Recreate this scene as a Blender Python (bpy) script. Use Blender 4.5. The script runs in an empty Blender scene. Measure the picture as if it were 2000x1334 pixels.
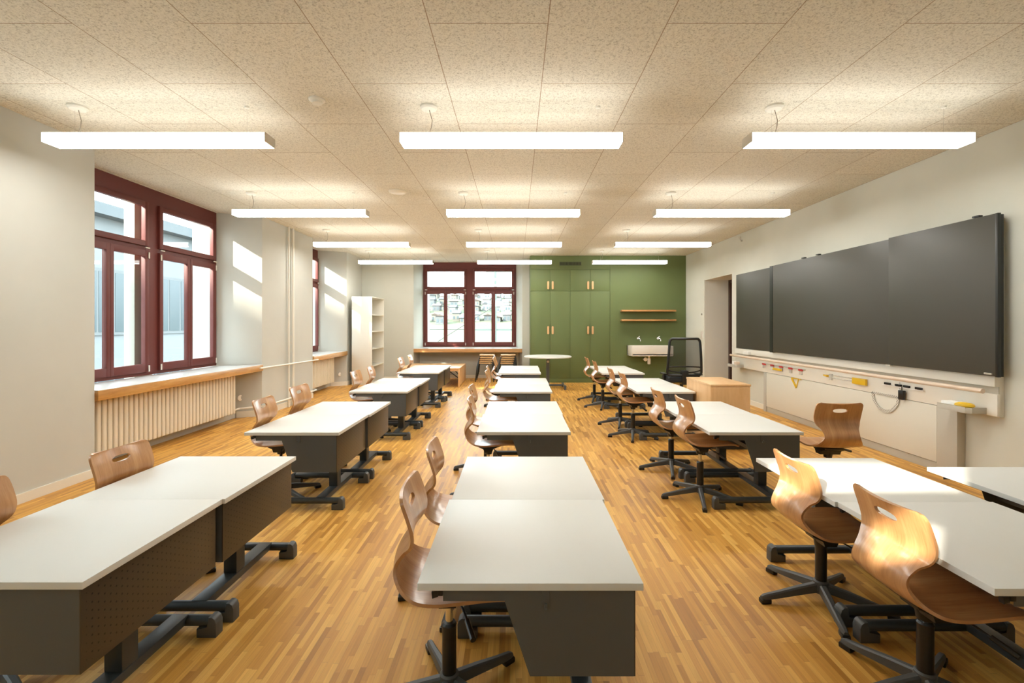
import bpy, bmesh, math, random
from mathutils import Vector, Matrix
PI = math.pi
R = math.radians
random.seed(7)
SC = bpy.context.scene
COL = SC.collection

# ------------------------------------------------------------------ camera, world, sun, exposure
F_PX = 925.0
cam_d = bpy.data.cameras.new('camera'); cam = bpy.data.objects.new('camera', cam_d); COL.objects.link(cam)
cam_d.sensor_width = 36.0; cam_d.lens = F_PX / 2000 * 36.0
cam_d.shift_x = -8 / 2000; cam_d.shift_y = -34 / 2000
cam_d.clip_start = 0.02; cam_d.clip_end = 900
cam.location = (0, 0, 1.35); cam.rotation_euler = (PI / 2, 0, 0)
SC.camera = cam

w = bpy.data.worlds.new('sky'); SC.world = w; w.use_nodes = True
bg = w.node_tree.nodes['Background']
bg.inputs[0].default_value = (0.80, 0.93, 1.0, 1); bg.inputs[1].default_value = 4.6

SUN_DIR = Vector((1.0, 1.05, -0.69)).normalized()
sd = bpy.data.lights.new('sun', 'SUN'); sd.energy = 8.0; sd.angle = R(1.1); sd.color = (1.0, 0.90, 0.76)
so = bpy.data.objects.new('sun', sd); COL.objects.link(so)
so.rotation_euler = SUN_DIR.to_track_quat('-Z', 'Y').to_euler()

SC.view_settings.view_transform = 'Standard'
SC.view_settings.look = 'None'
SC.view_settings.gamma = 1.0
SC.view_settings.use_curve_mapping = False
SC.view_settings.exposure = 1.33
SC.cycles.max_bounces = 10; SC.cycles.diffuse_bounces = 6; SC.cycles.glossy_bounces = 4
SC.cycles.transparent_max_bounces = 12
SC.cycles.sample_clamp_indirect = 6.0
SC.cycles.caustics_reflective = False; SC.cycles.caustics_refractive = False
LAMP_E = 13.0

# ------------------------------------------------------------------ helpers
class MB:
    """collects shapes into one bmesh"""
    def __init__(s): s.bm = bmesh.new()
    def _merge(s, b, smooth=False, M=None):
        if M is not None: bmesh.ops.transform(b, matrix=M, verts=b.verts)
        me = bpy.data.meshes.new('tmp'); 
        for f in b.faces: f.smooth = smooth
        b.to_mesh(me); b.free(); s.bm.from_mesh(me); bpy.data.meshes.remove(me)
        return s
    def box(s, x0, x1, y0, y1, z0, z1, bev=0.0, M=None, seg=2):
        b = bmesh.new()
        bmesh.ops.create_cube(b, size=1.0)
        bmesh.ops.transform(b, matrix=Matrix.Translation(((x0+x1)/2, (y0+y1)/2, (z0+z1)/2)) @ Matrix.Diagonal((abs(x1-x0), abs(y1-y0), abs(z1-z0), 1)), verts=b.verts)
        if bev > 0:
            bmesh.ops.bevel(b, geom=list(b.edges), offset=bev, segments=seg, affect='EDGES', profile=0.6)
        return s._merge(b, False, M)
    def tube(s, p0, p1, r0, r1=None, n=16, caps=True):
        p0 = Vector(p0); p1 = Vector(p1); r1 = r0 if r1 is None else r1
        d = p1 - p0; L = d.length
        b = bmesh.new()
        bmesh.ops.create_cone(b, cap_ends=caps, segments=n, radius1=r0, radius2=r1, depth=L)
        M = Matrix.Translation((p0+p1)/2) @ d.to_track_quat('Z', 'Y').to_matrix().to_4x4()
        bmesh.ops.transform(b, matrix=M, verts=b.verts)
        me = bpy.data.meshes.new('tmp')
        for f in b.faces: f.smooth = len(f.verts) == 4
        b.to_mesh(me); b.free(); s.bm.from_mesh(me); bpy.data.meshes.remove(me)
        return s
    def path(s, pts, r, n=10):
        """a continuous round tube swept through points"""
        pts = [Vector(p) for p in pts]; rings = []
        up = Vector((0, 0, 1))
        for i, p in enumerate(pts):
            t = (pts[min(i+1, len(pts)-1)] - pts[max(i-1, 0)]).normalized()
            a = t.cross(up)
            if a.length < 1e-3: a = t.cross(Vector((0, 1, 0)))
            a.normalize(); b2 = t.cross(a).normalized()
            rings.append([s.bm.verts.new(p + r*(math.cos(2*PI*k/n)*a + math.sin(2*PI*k/n)*b2)) for k in range(n)])
        for i in range(len(rings)-1):
            # match nearest start to avoid twist
            A, B = rings[i], rings[i+1]
            o = min(range(n), key=lambda q: (A[0].co - B[q].co).length)
            B = B[o:] + B[:o]
            if (A[1].co - B[1].co).length > (A[1].co - B[-1].co).length: B = [B[0]] + B[:0:-1]
            rings[i+1] = B
            for k in range(n):
                f = s.bm.faces.new((A[k], A[(k+1) % n], B[(k+1) % n], B[k])); f.smooth = True
        s.bm.faces.new(rings[0]); s.bm.faces.new(rings[-1])
        return s
    def prism(s, poly, z0, z1, axis='z', bev=0.0):
        """poly in the plane across the axis; axis z: (x,y); y: (x,z); x: (y,z)"""
        def P(a, b, c): return {'z': (a, b, c), 'y': (a, c, b), 'x': (c, a, b)}[axis]
        b = bmesh.new()
        lo = [b.verts.new(P(p[0], p[1], z0)) for p in poly]; hi = [b.verts.new(P(p[0], p[1], z1)) for p in poly]
        b.faces.new(lo); b.faces.new(hi[::-1]); n = len(poly)
        for i in range(n): b.faces.new((lo[i], hi[i], hi[(i+1) % n], lo[(i+1) % n]))
        if bev > 0: bmesh.ops.bevel(b, geom=list(b.edges), offset=bev, segments=2, affect='EDGES', profile=0.6)
        return s._merge(b)
    def lathe(s, prof, cx=0, cy=0, n=32, smooth=True, M=None):
        b = bmesh.new(); rings = []
        for (r, z) in prof:
            if r < 1e-6: rings.append([b.verts.new((cx, cy, z))])
            else: rings.append([b.verts.new((cx + r*math.cos(2*PI*k/n), cy + r*math.sin(2*PI*k/n), z)) for k in range(n)])
        for A, B in zip(rings[:-1], rings[1:]):
            for k in range(n):
                a0, a1, b0, b1 = A[k % len(A)], A[(k+1) % len(A)], B[k % len(B)], B[(k+1) % len(B)]
                vs = []
                for v in (a0, a1, b1, b0):
                    if v not in vs: vs.append(v)
                if len(vs) > 2: b.faces.new(vs)
        for A in (rings[0], rings[-1]):
            if len(A) > 2: b.faces.new(A)
        return s._merge(b, smooth, M)
    def build(s, name, mat, parent=None, label=None, sharp=35):
        bmesh.ops.recalc_face_normals(s.bm, faces=s.bm.faces)
        me = bpy.data.meshes.new(name); s.bm.to_mesh(me); s.bm.free()
        if sharp: me.set_sharp_from_angle(angle=R(sharp))
        me.materials.append(mat)
        o = bpy.data.objects.new(name, me); COL.objects.link(o)
        if parent is not None: o.parent = parent
        if label: o['label'] = label
        return o

def thing(name, label, cat, loc=(0, 0, 0), rz=0.0, group=None):
    o = bpy.data.objects.new(name, None); COL.objects.link(o)
    o.location = loc; o.rotation_euler = (0, 0, rz); o.empty_display_size = 0.1
    o['label'] = label; o['category'] = cat
    if group: o['group'] = group
    return o
def tag(o, label, cat, group=None):
    o['label'] = label; o['category'] = cat
    if group: o['group'] = group
    return o
def struct(o, label=None):
    o['kind'] = 'structure'
    if label: o['label'] = label
    return o
def kids(o): return [c for c in COL.objects if c.parent == o]
def dup(root, loc, rz=None, label=None, tree=None):
    tree = tree or TREES[root.name]
    r = root.copy(); COL.objects.link(r); r.location = loc
    if rz is not None: r.rotation_euler = (0, 0, rz)
    if label: r['label'] = label
    m = {root.name: r}
    for (c, p) in tree:
        k = c.copy(); COL.objects.link(k); k.parent = m[p.name]; m[c.name] = k
    return r
TREES = {}
def remember(root):
    out = []
    def rec(o):
        for c in kids(o): out.append((c, o)); rec(c)
    rec(root); TREES[root.name] = out

# ------------------------------------------------------------------ materials
def mat(name, col, rough=0.5, metal=0.0, coat=0.0, spec=0.5, emit=None, es=0.0):
    m = bpy.data.materials.new(name); m.use_nodes = True
    b = m.node_tree.nodes['Principled BSDF']
    b.inputs['Base Color'].default_value = (*col, 1); b.inputs['Roughness'].default_value = rough
    b.inputs['Metallic'].default_value = metal; b.inputs['Coat Weight'].default_value = coat
    b.inputs['Coat Roughness'].default_value = 0.12; b.inputs['Specular IOR Level'].default_value = spec
    if emit: b.inputs['Emission Color'].default_value = (*emit, 1); b.inputs['Emission Strength'].default_value = es
    return m
class NT:
    def __init__(s, m): s.t = m.node_tree; s.b = s.t.nodes['Principled BSDF']
    def n(s, ty, **k):
        x = s.t.nodes.new(ty)
        for a, v in k.items(): setattr(x, a, v)
        return x
    def l(s, a, b): s.t.links.new(a, b)
    def math(s, op, a, b=None, c=None):
        x = s.n('ShaderNodeMath', operation=op)
        for i, v in enumerate((a, b, c)):
            if v is None: continue
            if isinstance(v, (int, float)): x.inputs[i].default_value = v
            else: s.l(v, x.inputs[i])
        return x.outputs[0]
    def ramp(s, fac, stops):
        x = s.n('ShaderNodeValToRGB'); e = x.color_ramp.elements
        while len(e) < len(stops): e.new(0.5)
        for i, (p, c) in enumerate(stops): e[i].position = p; e[i].color = (*c, 1)
        s.l(fac, x.inputs[0]); return x.outputs[0]
    def mix(s, fac, a, b, mode='MIX'):
        x = s.n('ShaderNodeMix', data_type='RGBA', blend_type=mode)
        for sock, v in ((x.inputs[0], fac), (x.inputs[6], a), (x.inputs[7], b)):
            if isinstance(v, (int, float)): sock.default_value = v
            elif isinstance(v, tuple): sock.default_value = (*v, 1)
            else: s.l(v, sock)
        return x.outputs[2]
    def coords(s, scale=(1, 1, 1), kind='Object'):
        tc = s.n('ShaderNodeTexCoord'); mp = s.n('ShaderNodeMapping'); mp.inputs['Scale'].default_value = scale
        s.l(tc.outputs[kind], mp.inputs[0]); return mp.outputs[0]
    def noise(s, vec, scale=5, detail=3, rough=0.5):
        x = s.n('ShaderNodeTexNoise'); x.inputs['Scale'].default_value = scale
        x.inputs['Detail'].default_value = detail; x.inputs['Roughness'].default_value = rough
        s.l(vec, x.inputs['Vector']); return x.outputs['Fac']
    def bump(s, h, strength=0.2, dist=0.01):
        x = s.n('ShaderNodeBump'); x.inputs['Strength'].default_value = strength; x.inputs['Distance'].default_value = dist
        s.l(h, x.inputs['Height']); s.l(x.outputs[0], s.b.inputs['Normal'])

def wood(name, c0, c1, c2, scale, rough=0.35, coat=0.0, ring=1.0):
    m = mat(name, c1, rough, coat=coat); t = NT(m)
    v = t.coords(scale)
    n1 = t.noise(v, 1.0 * ring, 6, 0.62); n2 = t.noise(v, 7.0 * ring, 3, 0.6)
    f = t.math('ADD', t.math('MULTIPLY', n1, 0.7), t.math('MULTIPLY', n2, 0.3))
    t.l(t.ramp(f, [(0.32, c0), (0.5, c1), (0.68, c2)]), t.b.inputs['Base Color'])
    return m
def plaster(name, col, rough=0.9, bump=0.05):
    m = mat(name, col, rough, spec=0.3); t = NT(m); v = t.coords()
    n = t.noise(v, 2.2, 4); 
    t.l(t.ramp(n, [(0.3, tuple(c*0.97 for c in col)), (0.7, tuple(min(1, c*1.02) for c in col))]), t.b.inputs['Base Color'])
    t.bump(t.noise(v, 180, 2), bump, 0.002)
    return m

M = {}
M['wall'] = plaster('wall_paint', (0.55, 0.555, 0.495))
M['wall_white'] = plaster('white_paint', (0.55, 0.555, 0.515))
M['green'] = plaster('green_lacquer', (0.128, 0.165, 0.062), 0.5, 0.01)
M['base'] = mat('baseboard_paint', (0.78, 0.745, 0.65), 0.5)
M['maroon'] = mat('maroon_wood_paint', (0.135, 0.033, 0.028), 0.45, spec=0.3)
M['brown'] = mat('dark_brown_door_paint', (0.06, 0.024, 0.015), 0.4)
M['stone'] = plaster('exterior_stone', (0.45, 0.44, 0.39))
M['oak'] = wood('oak_board', (0.42, 0.19, 0.045), (0.58, 0.30, 0.085), (0.70, 0.41, 0.15), (9, 1.2, 9), 0.4)
M['oakx'] = wood('oak_board_crosswise', (0.33, 0.15, 0.045), (0.50, 0.255, 0.085), (0.63, 0.36, 0.15), (1.2, 9, 9), 0.4)
M['ply'] = wood('lacquered_beech_plywood', (0.36, 0.160, 0.060), (0.50, 0.250, 0.104), (0.62, 0.350, 0.165), (1.3, 16, 1.3), 0.33, coat=0.45, ring=1.4)
M['desk'] = mat('white_laminate', (0.705, 0.71, 0.685), 0.42, spec=0.35)
M['desk_edge'] = mat('white_edge_band', (0.74, 0.73, 0.69), 0.4)
M['steel'] = mat('charcoal_powder_coat', (0.088, 0.094, 0.097), 0.42)
M['steel2'] = mat('dark_charcoal_powder_coat', (0.040, 0.047, 0.051), 0.36)
M['plastic'] = mat('charcoal_plastic', (0.075, 0.079, 0.080), 0.5)
M['black'] = mat('black_plastic', (0.010, 0.010, 0.010), 0.35)
M['chrome'] = mat('chrome', (0.75, 0.75, 0.75), 0.15, metal=1.0)
M['white_metal'] = mat('white_enamel', (0.80, 0.78, 0.71), 0.4)
M['radiator'] = mat('radiator_enamel', (0.76, 0.70, 0.58), 0.38)
M['ceramic'] = mat('ceramic', (0.84, 0.80, 0.74), 0.12, coat=0.5)
M['beech'] = wood('pale_beech', (0.58, 0.33, 0.14), (0.70, 0.43, 0.20), (0.78, 0.52, 0.27), (4, 4, 0.8), 0.4)
M['board'] = mat('blackboard_enamel', (0.052, 0.050, 0.040), 0.42)
M['track'] = mat('dark_track', (0.012, 0.014, 0.013), 0.35)
M['rail'] = wood('pale_wood_rail', (0.60, 0.47, 0.36), (0.70, 0.57, 0.45), (0.78, 0.66, 0.55), (3, 1, 3), 0.4)
M['grey'] = mat('light_grey_aluminium', (0.50, 0.48, 0.42), 0.4)
M['panel'] = mat('cream_panel', (0.70, 0.68, 0.60), 0.35)
M['yellow'] = mat('yellow_plastic', (0.75, 0.48, 0.02), 0.4)
M['red'] = mat('red_plastic', (0.60, 0.05, 0.05), 0.4)
M['paper'] = mat('white_paper', (0.85, 0.85, 0.83), 0.6)
M['clear'] = mat('clear_plastic', (0.80, 0.79, 0.74), 0.2)
M['clear'].node_tree.nodes['Principled BSDF'].inputs['Alpha'].default_value = 0.45
M['fabric'] = mat('black_fabric', (0.018, 0.019, 0.020), 0.9)
M['lamp'] = mat('lamp_diffuser', (0.9, 0.9, 0.88), 0.5, emit=(1.0, 0.985, 0.93), es=LAMP_E)
M['lamp_side'] = mat('lamp_side_diffuser', (0.9, 0.9, 0.88), 0.5, emit=(1.0, 0.985, 0.93), es=LAMP_E*0.33)
M['lamp_top'] = mat('lamp_top_diffuser', (0.85, 0.84, 0.80), 0.5, emit=(1.0, 0.985, 0.93), es=LAMP_E*0.08)
M['lampcap'] = mat('lamp_end_plastic', (0.62, 0.58, 0.50), 0.5)
M['cord'] = mat('lamp_cable', (0.30, 0.25, 0.19), 0.6)
# window pane: thin clear glass
g = bpy.data.materials.new('window_glass'); g.use_nodes = True; nt = g.node_tree; nt.nodes.clear()
tr = nt.nodes.new('ShaderNodeBsdfTransparent'); tr.inputs[0].default_value = (0.95, 0.97, 0.96, 1)
gl = nt.nodes.new('ShaderNodeBsdfGlossy'); gl.inputs['Roughness'].default_value = 0.02
mx = nt.nodes.new('ShaderNodeMixShader'); mx.inputs[0].default_value = 0.035
ou = nt.nodes.new('ShaderNodeOutputMaterial')
nt.links.new(tr.outputs[0], mx.inputs[1]); nt.links.new(gl.outputs[0], mx.inputs[2]); nt.links.new(mx.outputs[0], ou.inputs[0])
M['glass'] = g
# chair mesh fabric: see-through weave
m = mat('black_mesh_fabric', (0.02, 0.021, 0.022), 0.8); t = NT(m)
m.node_tree.nodes['Principled BSDF'].inputs['Alpha'].default_value = 0.62
M['mesh'] = m

# parquet: narrow strips running away from the camera
m = mat('oak_strip_parquet', (0.5, 0.26, 0.09), 0.36, spec=0.28); t = NT(m); M['floor'] = m
M['sill_top'] = mat('white_sill_laminate', (0.62, 0.62, 0.61), 0.3, coat=0.4)
tc = t.n('ShaderNodeTexCoord'); sp = t.n('ShaderNodeSeparateXYZ'); t.l(tc.outputs['Object'], sp.inputs[0])
SW, SL = 0.0235, 0.30
xi = t.math('DIVIDE', sp.outputs[0], SW); col_i = t.math('FLOOR', xi)
wn = t.n('ShaderNodeTexWhiteNoise', noise_dimensions='1D'); t.l(col_i, wn.inputs['W'])
wn3 = t.n('ShaderNodeTexWhiteNoise', noise_dimensions='1D'); t.l(t.math('ADD', col_i, 731.3), wn3.inputs['W'])
slen = t.math('ADD', t.math('MULTIPLY', wn3.outputs[0], 0.12), SL - 0.06)
yj = t.math('ADD', t.math('DIVIDE', sp.outputs[1], slen), t.math('MULTIPLY', wn.outputs[0], 17.0)); row_j = t.math('FLOOR', yj)
cb = t.n('ShaderNodeCombineXYZ'); t.l(col_i, cb.inputs[0]); t.l(row_j, cb.inputs[1])
wn2 = t.n('ShaderNodeTexWhiteNoise', noise_dimensions='3D'); t.l(cb.outputs[0], wn2.inputs['Vector'])
base = t.ramp(wn2.outputs[0], [(0.0, (0.44, 0.20, 0.036)), (0.2, (0.60, 0.295, 0.058)), (0.6, (0.70, 0.365, 0.078)), (1.0, (0.84, 0.49, 0.125))])
gr = t.n('ShaderNodeVectorMath', operation='MULTIPLY'); t.l(tc.outputs['Object'], gr.inputs[0]); gr.inputs[1].default_value = (150, 5, 1)
ga = t.n('ShaderNodeVectorMath', operation='ADD'); t.l(gr.outputs[0], ga.inputs[0]); t.l(wn2.outputs[1], ga.inputs[1])
gn = t.noise(ga.outputs[0], 1.0, 4, 0.6)
base = t.mix(0.55, base, t.ramp(gn, [(0.25, (0.62, 0.62, 0.62)), (0.75, (1.0, 1.0, 1.0))]), 'MULTIPLY')
fx = t.math('FRACT', xi); fy = t.math('FRACT', yj)
gx = t.math('LESS_THAN', t.math('MINIMUM', fx, t.math('SUBTRACT', 1.0, fx)), 0.018)
gy = t.math('LESS_THAN', t.math('MINIMUM', fy, t.math('SUBTRACT', 1.0, fy)), 0.003)
base = t.mix(t.math('MULTIPLY', t.math('MAXIMUM', gx, gy), 0.4), base, (0.24, 0.105, 0.035))
t.l(base, t.b.inputs['Base Color'])
t.l(t.math('ADD', t.math('MULTIPLY', wn2.outputs[0], 0.08), 0.40), t.b.inputs['Roughness'])

# ceiling: wood-wool acoustic boards, 0.625 x 1.25 m, half-offset
m = mat('wood_wool_ceiling_boards', (0.55, 0.45, 0.30), 0.95, spec=0.1); t = NT(m); M['ceil'] = m
tc = t.n('ShaderNodeTexCoord'); sp = t.n('ShaderNodeSeparateXYZ'); t.l(tc.outputs['Object'], sp.inputs[0])
cx = t.math('DIVIDE', t.math('SUBTRACT', sp.outputs[0], 0.168), 0.625); ci = t.math('FLOOR', cx)
# column -1 (C..D) has a joint at y = 2.488
par = t.math('FLOORED_MODULO', t.math('ADD', ci, 1.0), 2.0)
cy = t.math('DIVIDE', t.math('SUBTRACT', t.math('SUBTRACT', sp.outputs[1], 2.488), t.math('MULTIPLY', par, 0.625)), 1.25)
fx = t.math('FRACT', cx); fy = t.math('FRACT', cy)
jx = t.math('LESS_THAN', t.math('MINIMUM', fx, t.math('SUBTRACT', 1.0, fx)), 0.0042)
jy = t.math('LESS_THAN', t.math('MINIMUM', fy, t.math('SUBTRACT', 1.0, fy)), 0.0022)
cb = t.n('ShaderNodeCombineXYZ'); t.l(ci, cb.inputs[0]); t.l(t.math('FLOOR', cy), cb.inputs[1])
wn = t.n('ShaderNodeTexWhiteNoise', noise_dimensions='3D'); t.l(cb.outputs[0], wn.inputs['Vector'])
tint = t.ramp(wn.outputs[0], [(0.0, (0.72, 0.695, 0.61)), (1.0, (0.78, 0.75, 0.665))])
n1 = t.noise(tc.outputs['Object'], 120, 3, 0.7); n2 = t.noise(tc.outputs['Object'], 45, 4, 0.8)
fl = t.math('ADD', t.math('MULTIPLY', n1, 0.6), t.math('MULTIPLY', n2, 0.4))
tint = t.mix(0.9, tint, t.ramp(fl, [(0.36, (0.52, 0.50, 0.45)), (0.50, (1, 1, 1)), (0.7, (1.16, 1.16, 1.14))]), 'MULTIPLY')
tint = t.mix(t.math('MULTIPLY', t.math('MAXIMUM', jx, jy), 0.75), tint, (0.27, 0.165, 0.08))
t.l(tint, t.b.inputs['Base Color']); t.bump(fl, 0.5, 0.004)

# perforated steel panel: staggered holes
m = mat('perforated_charcoal_steel', (0.045, 0.033, 0.020), 0.38); t = NT(m); M['perf'] = m
tc = t.n('ShaderNodeTexCoord'); sp = t.n('ShaderNodeSeparateXYZ'); t.l(tc.outputs['Object'], sp.inputs[0])
P = 0.0225
ay = t.math('DIVIDE', sp.outputs[1], P); ai = t.math('FLOOR', ay)
az = t.math('ADD', t.math('DIVIDE', sp.outputs[2], P * 1.15), t.math('MULTIPLY', t.math('FLOORED_MODULO', ai, 2.0), 0.5))
dy = t.math('SUBTRACT', t.math('FRACT', ay), 0.5); dz = t.math('MULTIPLY', t.math('SUBTRACT', t.math('FRACT', az), 0.5), 1.15)
rr = t.math('SQRT', t.math('ADD', t.math('MULTIPLY', dy, dy), t.math('MULTIPLY', dz, dz)))
hole = t.math('LESS_THAN', rr, 0.14)
inb = t.math('MULTIPLY', t.math('GREATER_THAN', sp.outputs[1], 0.035), t.math('LESS_THAN', sp.outputs[1], 0.645))
inb = t.math('MULTIPLY', inb, t.math('MULTIPLY', t.math('GREATER_THAN', sp.outputs[2], 0.30), t.math('LESS_THAN', sp.outputs[2], 0.52)))
t.l(t.mix(t.math('MULTIPLY', hole, inb), (0.060, 0.046, 0.031), (0.004, 0.003, 0.002)), t.b.inputs['Base Color'])

# ------------------------------------------------------------------ room shell
CH = 2.93
XL, XR = -3.73, 3.92
mb = MB(); mb.box(-4.8, 4.6, -0.6, 12.6, -0.2, 0.0); struct(mb.build('floor', M['floor']), 'oak strip parquet floor')
mb = MB(); mb.box(-4.36, 4.6, -0.6, 12.28, CH, CH + 0.15); struct(mb.build('ceiling', M['ceil']), 'wood wool board ceiling')

W0 = (0.37, 2.735); W1 = (4.37, 6.735); W2 = (8.80, 10.18)
for poly in ([(XL, -0.6), (XL, 0.15), (-4.22, W0[0]), (-4.36, W0[0]), (-4.56, 0.44), (-4.56, -0.6)],
             [(XL, 2.955), (XL, 4.19), (-4.22, W1[0]), (-4.36, W1[0]), (-4.56, 4.44), (-4.56, 2.67), (-4.36, W0[1]), (-4.22, W0[1])],
             [(XL, 6.955), (XL, 8.68), (-4.22, W2[0]), (-4.36, W2[0]), (-4.56, 8.88), (-4.56, 6.67), (-4.36, W1[1]), (-4.22, W1[1])],
             [(XL, 10.43), (XL, 12.6), (-4.56, 12.6), (-4.56, 10.10), (-4.36, W2[1]), (-4.22, W2[1])]):
    mb = MB(); mb.prism(poly, 0, CH); struct(mb.build('wall_left', M['wall_white']), 'cream plastered pier of the window wall')
for (ya, yb_) in ((0.1, 3.0), (4.1, 7.0), (8.6, 10.5)):
    mb = MB(); mb.box(-4.56, -4.04, ya, yb_, 0, 0.668); struct(mb.build('wall_left', M['wall_white']), 'cream wall below a window')
mb = MB(); mb.box(-4.60, -4.36, -0.6, 12.6, 3.22, 4.2); mb.box(-4.60, -4.40, 4.37, 6.74, 0.60, 0.70); mb.box(-4.60, -4.40, 0.37, 2.74, 0.60, 0.70); mb.box(-4.60, -4.40, 8.8, 10.18, 0.60, 0.70)
struct(mb.build('trim_1', M['stone']), 'exterior stone lintels and sills')
mb = MB(); mb.box(-4.50, -4.375, 5.43, 5.70, 0.70, 3.22, 0.01); struct(mb.build('trim_2', M['stone']), 'exterior stone mullion')
mb = MB(); mb.box(-4.56, -4.36, -0.6, 0.40, CH, 3.3); mb.box(-4.56, -4.36, 2.70, 4.40, CH, 3.3); mb.box(-4.56, -4.36, 6.7, 8.84, CH, 3.3); mb.box(-4.56, -4.36, 10.14, 12.6, CH, 3.3)
struct(mb.build('trim_3', M['stone']), 'exterior wall head')

WB = (-2.38, 0.0); YB = 12.10
mb = MB()
mb.prism([(XL - 0.6, 11.45), (-2.48, 11.45), (WB[0], YB), (WB[0], 12.24), (-2.30, 12.6), (XL - 0.6, 12.6)], 0, CH)
mb.prism([(0.15, 11.45), (4.6, 11.45), (4.6, 12.6), (-0.08, 12.6), (WB[1], 12.24), (WB[1], YB)], 0, CH)
mb.box(-2.5, 0.2, 11.86, 12.6, 0, 0.668)
struct(mb.build('wall_back', M['wall']), 'cream plastered far wall')
mb = MB(); mb.box(-2.6, 0.3, 12.28, 12.6, CH + 0.02, 3.4); struct(mb.build('trim_4', M['stone']), 'exterior head of the far window')

DY0, DY1, DZ = 8.60, 9.87, 2.275
mb = MB()
mb.box(XR, 4.6, -0.6, DY0, 0, CH); mb.box(XR, 4.6, DY1, 12.0, 0, CH); mb.box(XR, 4.6, DY0, DY1, DZ, CH)
M['wall_r_lit'] = plaster('wall_paint_right_lit', (0.63, 0.63, 0.56))  # same wall paint, lightened to stand in for missing fill light
struct(mb.build('wall_right', M['wall_r_lit']), 'cream plastered blackboard wall')
# rear wall with two openings behind the camera
RY0, RY1 = -0.47, -0.35
mb = MB()
T = (-1.52, -0.36, 2.26, 2.62); L = (-0.80, -0.44, 1.84, 2.08)
mb.box(-4.8, 4.6, RY0, RY1, T[3], CH)
mb.box(-4.56, T[0], RY0, RY1, 0, T[3]); mb.box(T[1], 4.6, RY0, RY1, 0, T[3])
mb.box(T[0], L[0], RY0, RY1, 0, T[2]); mb.box(L[0], L[1], RY0, RY1, L[3], T[2]); mb.box(L[0], L[1], RY0, RY1, 0, L[2]); mb.box(L[1], T[1], RY0, RY1, 0, T[2])
struct(mb.build('wall_rear', M['wall']), 'cream plastered near wall behind the viewer')

# door in its deep reveal
d = thing('door_1', 'dark brown door', 'door'); del d['category']; d['kind'] = 'structure'; d.location = (4.42, 9.2, 0)
mb = MB(); mb.box(0, 0.18, DY0 - 9.2, DY0 - 9.2 + 0.07, 0, 2.24); mb.box(0, 0.18, DY1 - 9.2 - 0.10, DY1 - 9.2, 0, 2.24); mb.box(0, 0.18, DY0 - 9.2, DY1 - 9.2, 2.20, 2.275)
mb.build('door_frame', M['brown'], d)
mb = MB(); mb.box(-0.495, -0.002, DY1 - 9.2 - 0.012, DY1 - 9.2, 0, 2.262); mb.box(-0.495, -0.002, DY0 - 9.2, DY0 - 9.2 + 0.012, 0, 2.262); mb.box(-0.495, -0.002, DY0 - 9.2, DY1 - 9.2, 2.262, 2.274); mb.build('reveal_lining', mat('white_lining', (0.80, 0.78, 0.70), 0.7), d)
mb = MB(); mb.box(0.06, 0.11, DY0 - 9.2 + 0.07, DY1 - 9.2 - 0.10, 0.005, 2.20, 0.003); leaf = mb.build('door_leaf', M['brown'], d)
mb = MB(); mb.tube((0.06, -0.45, 1.05), (0.0, -0.45, 1.05), 0.01); mb.tube((0.0, -0.46, 1.05), (0.0, -0.33, 1.05), 0.01); mb.build('door_handle', M['chrome'], leaf)

# baseboards
def baseboard(name, pts, h=0.075, t=0.014, m='base'):
    mb = MB()
    for (a, b) in zip(pts[:-1], pts[1:]):
        a = Vector(a); b = Vector(b); d = (b - a); L = d.length; n = Vector((d.y, -d.x)).normalized()
        poly = [tuple(a), tuple(b), tuple(b + n*t), tuple(a + n*t)]
        mb.prism(poly, 0.0005, h)
    return struct(mb.build(name, M[m]))
baseboard('baseboard_left', [(XL, 2.97), (XL, 4.19), (-4.03, 4.30)])
baseboard('baseboard_pillar', [(-4.03, 6.82), (XL, 6.955), (XL, 8.68), (-4.03, 8.75)], h=0.09)
baseboard('baseboard_corner', [(-4.03, 10.28), (XL, 10.43), (XL, 11.44)], h=0.09)
baseboard('baseboard_back', [(-3.7, 11.45), (-2.49, 11.45), (-2.44, 11.85), (0.13, 11.85), (0.15, 11.45), (0.33, 11.45)], h=0.08)
baseboard('baseboard_right', [(XR, DY0), (XR, -0.3)], h=0.08)

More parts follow.
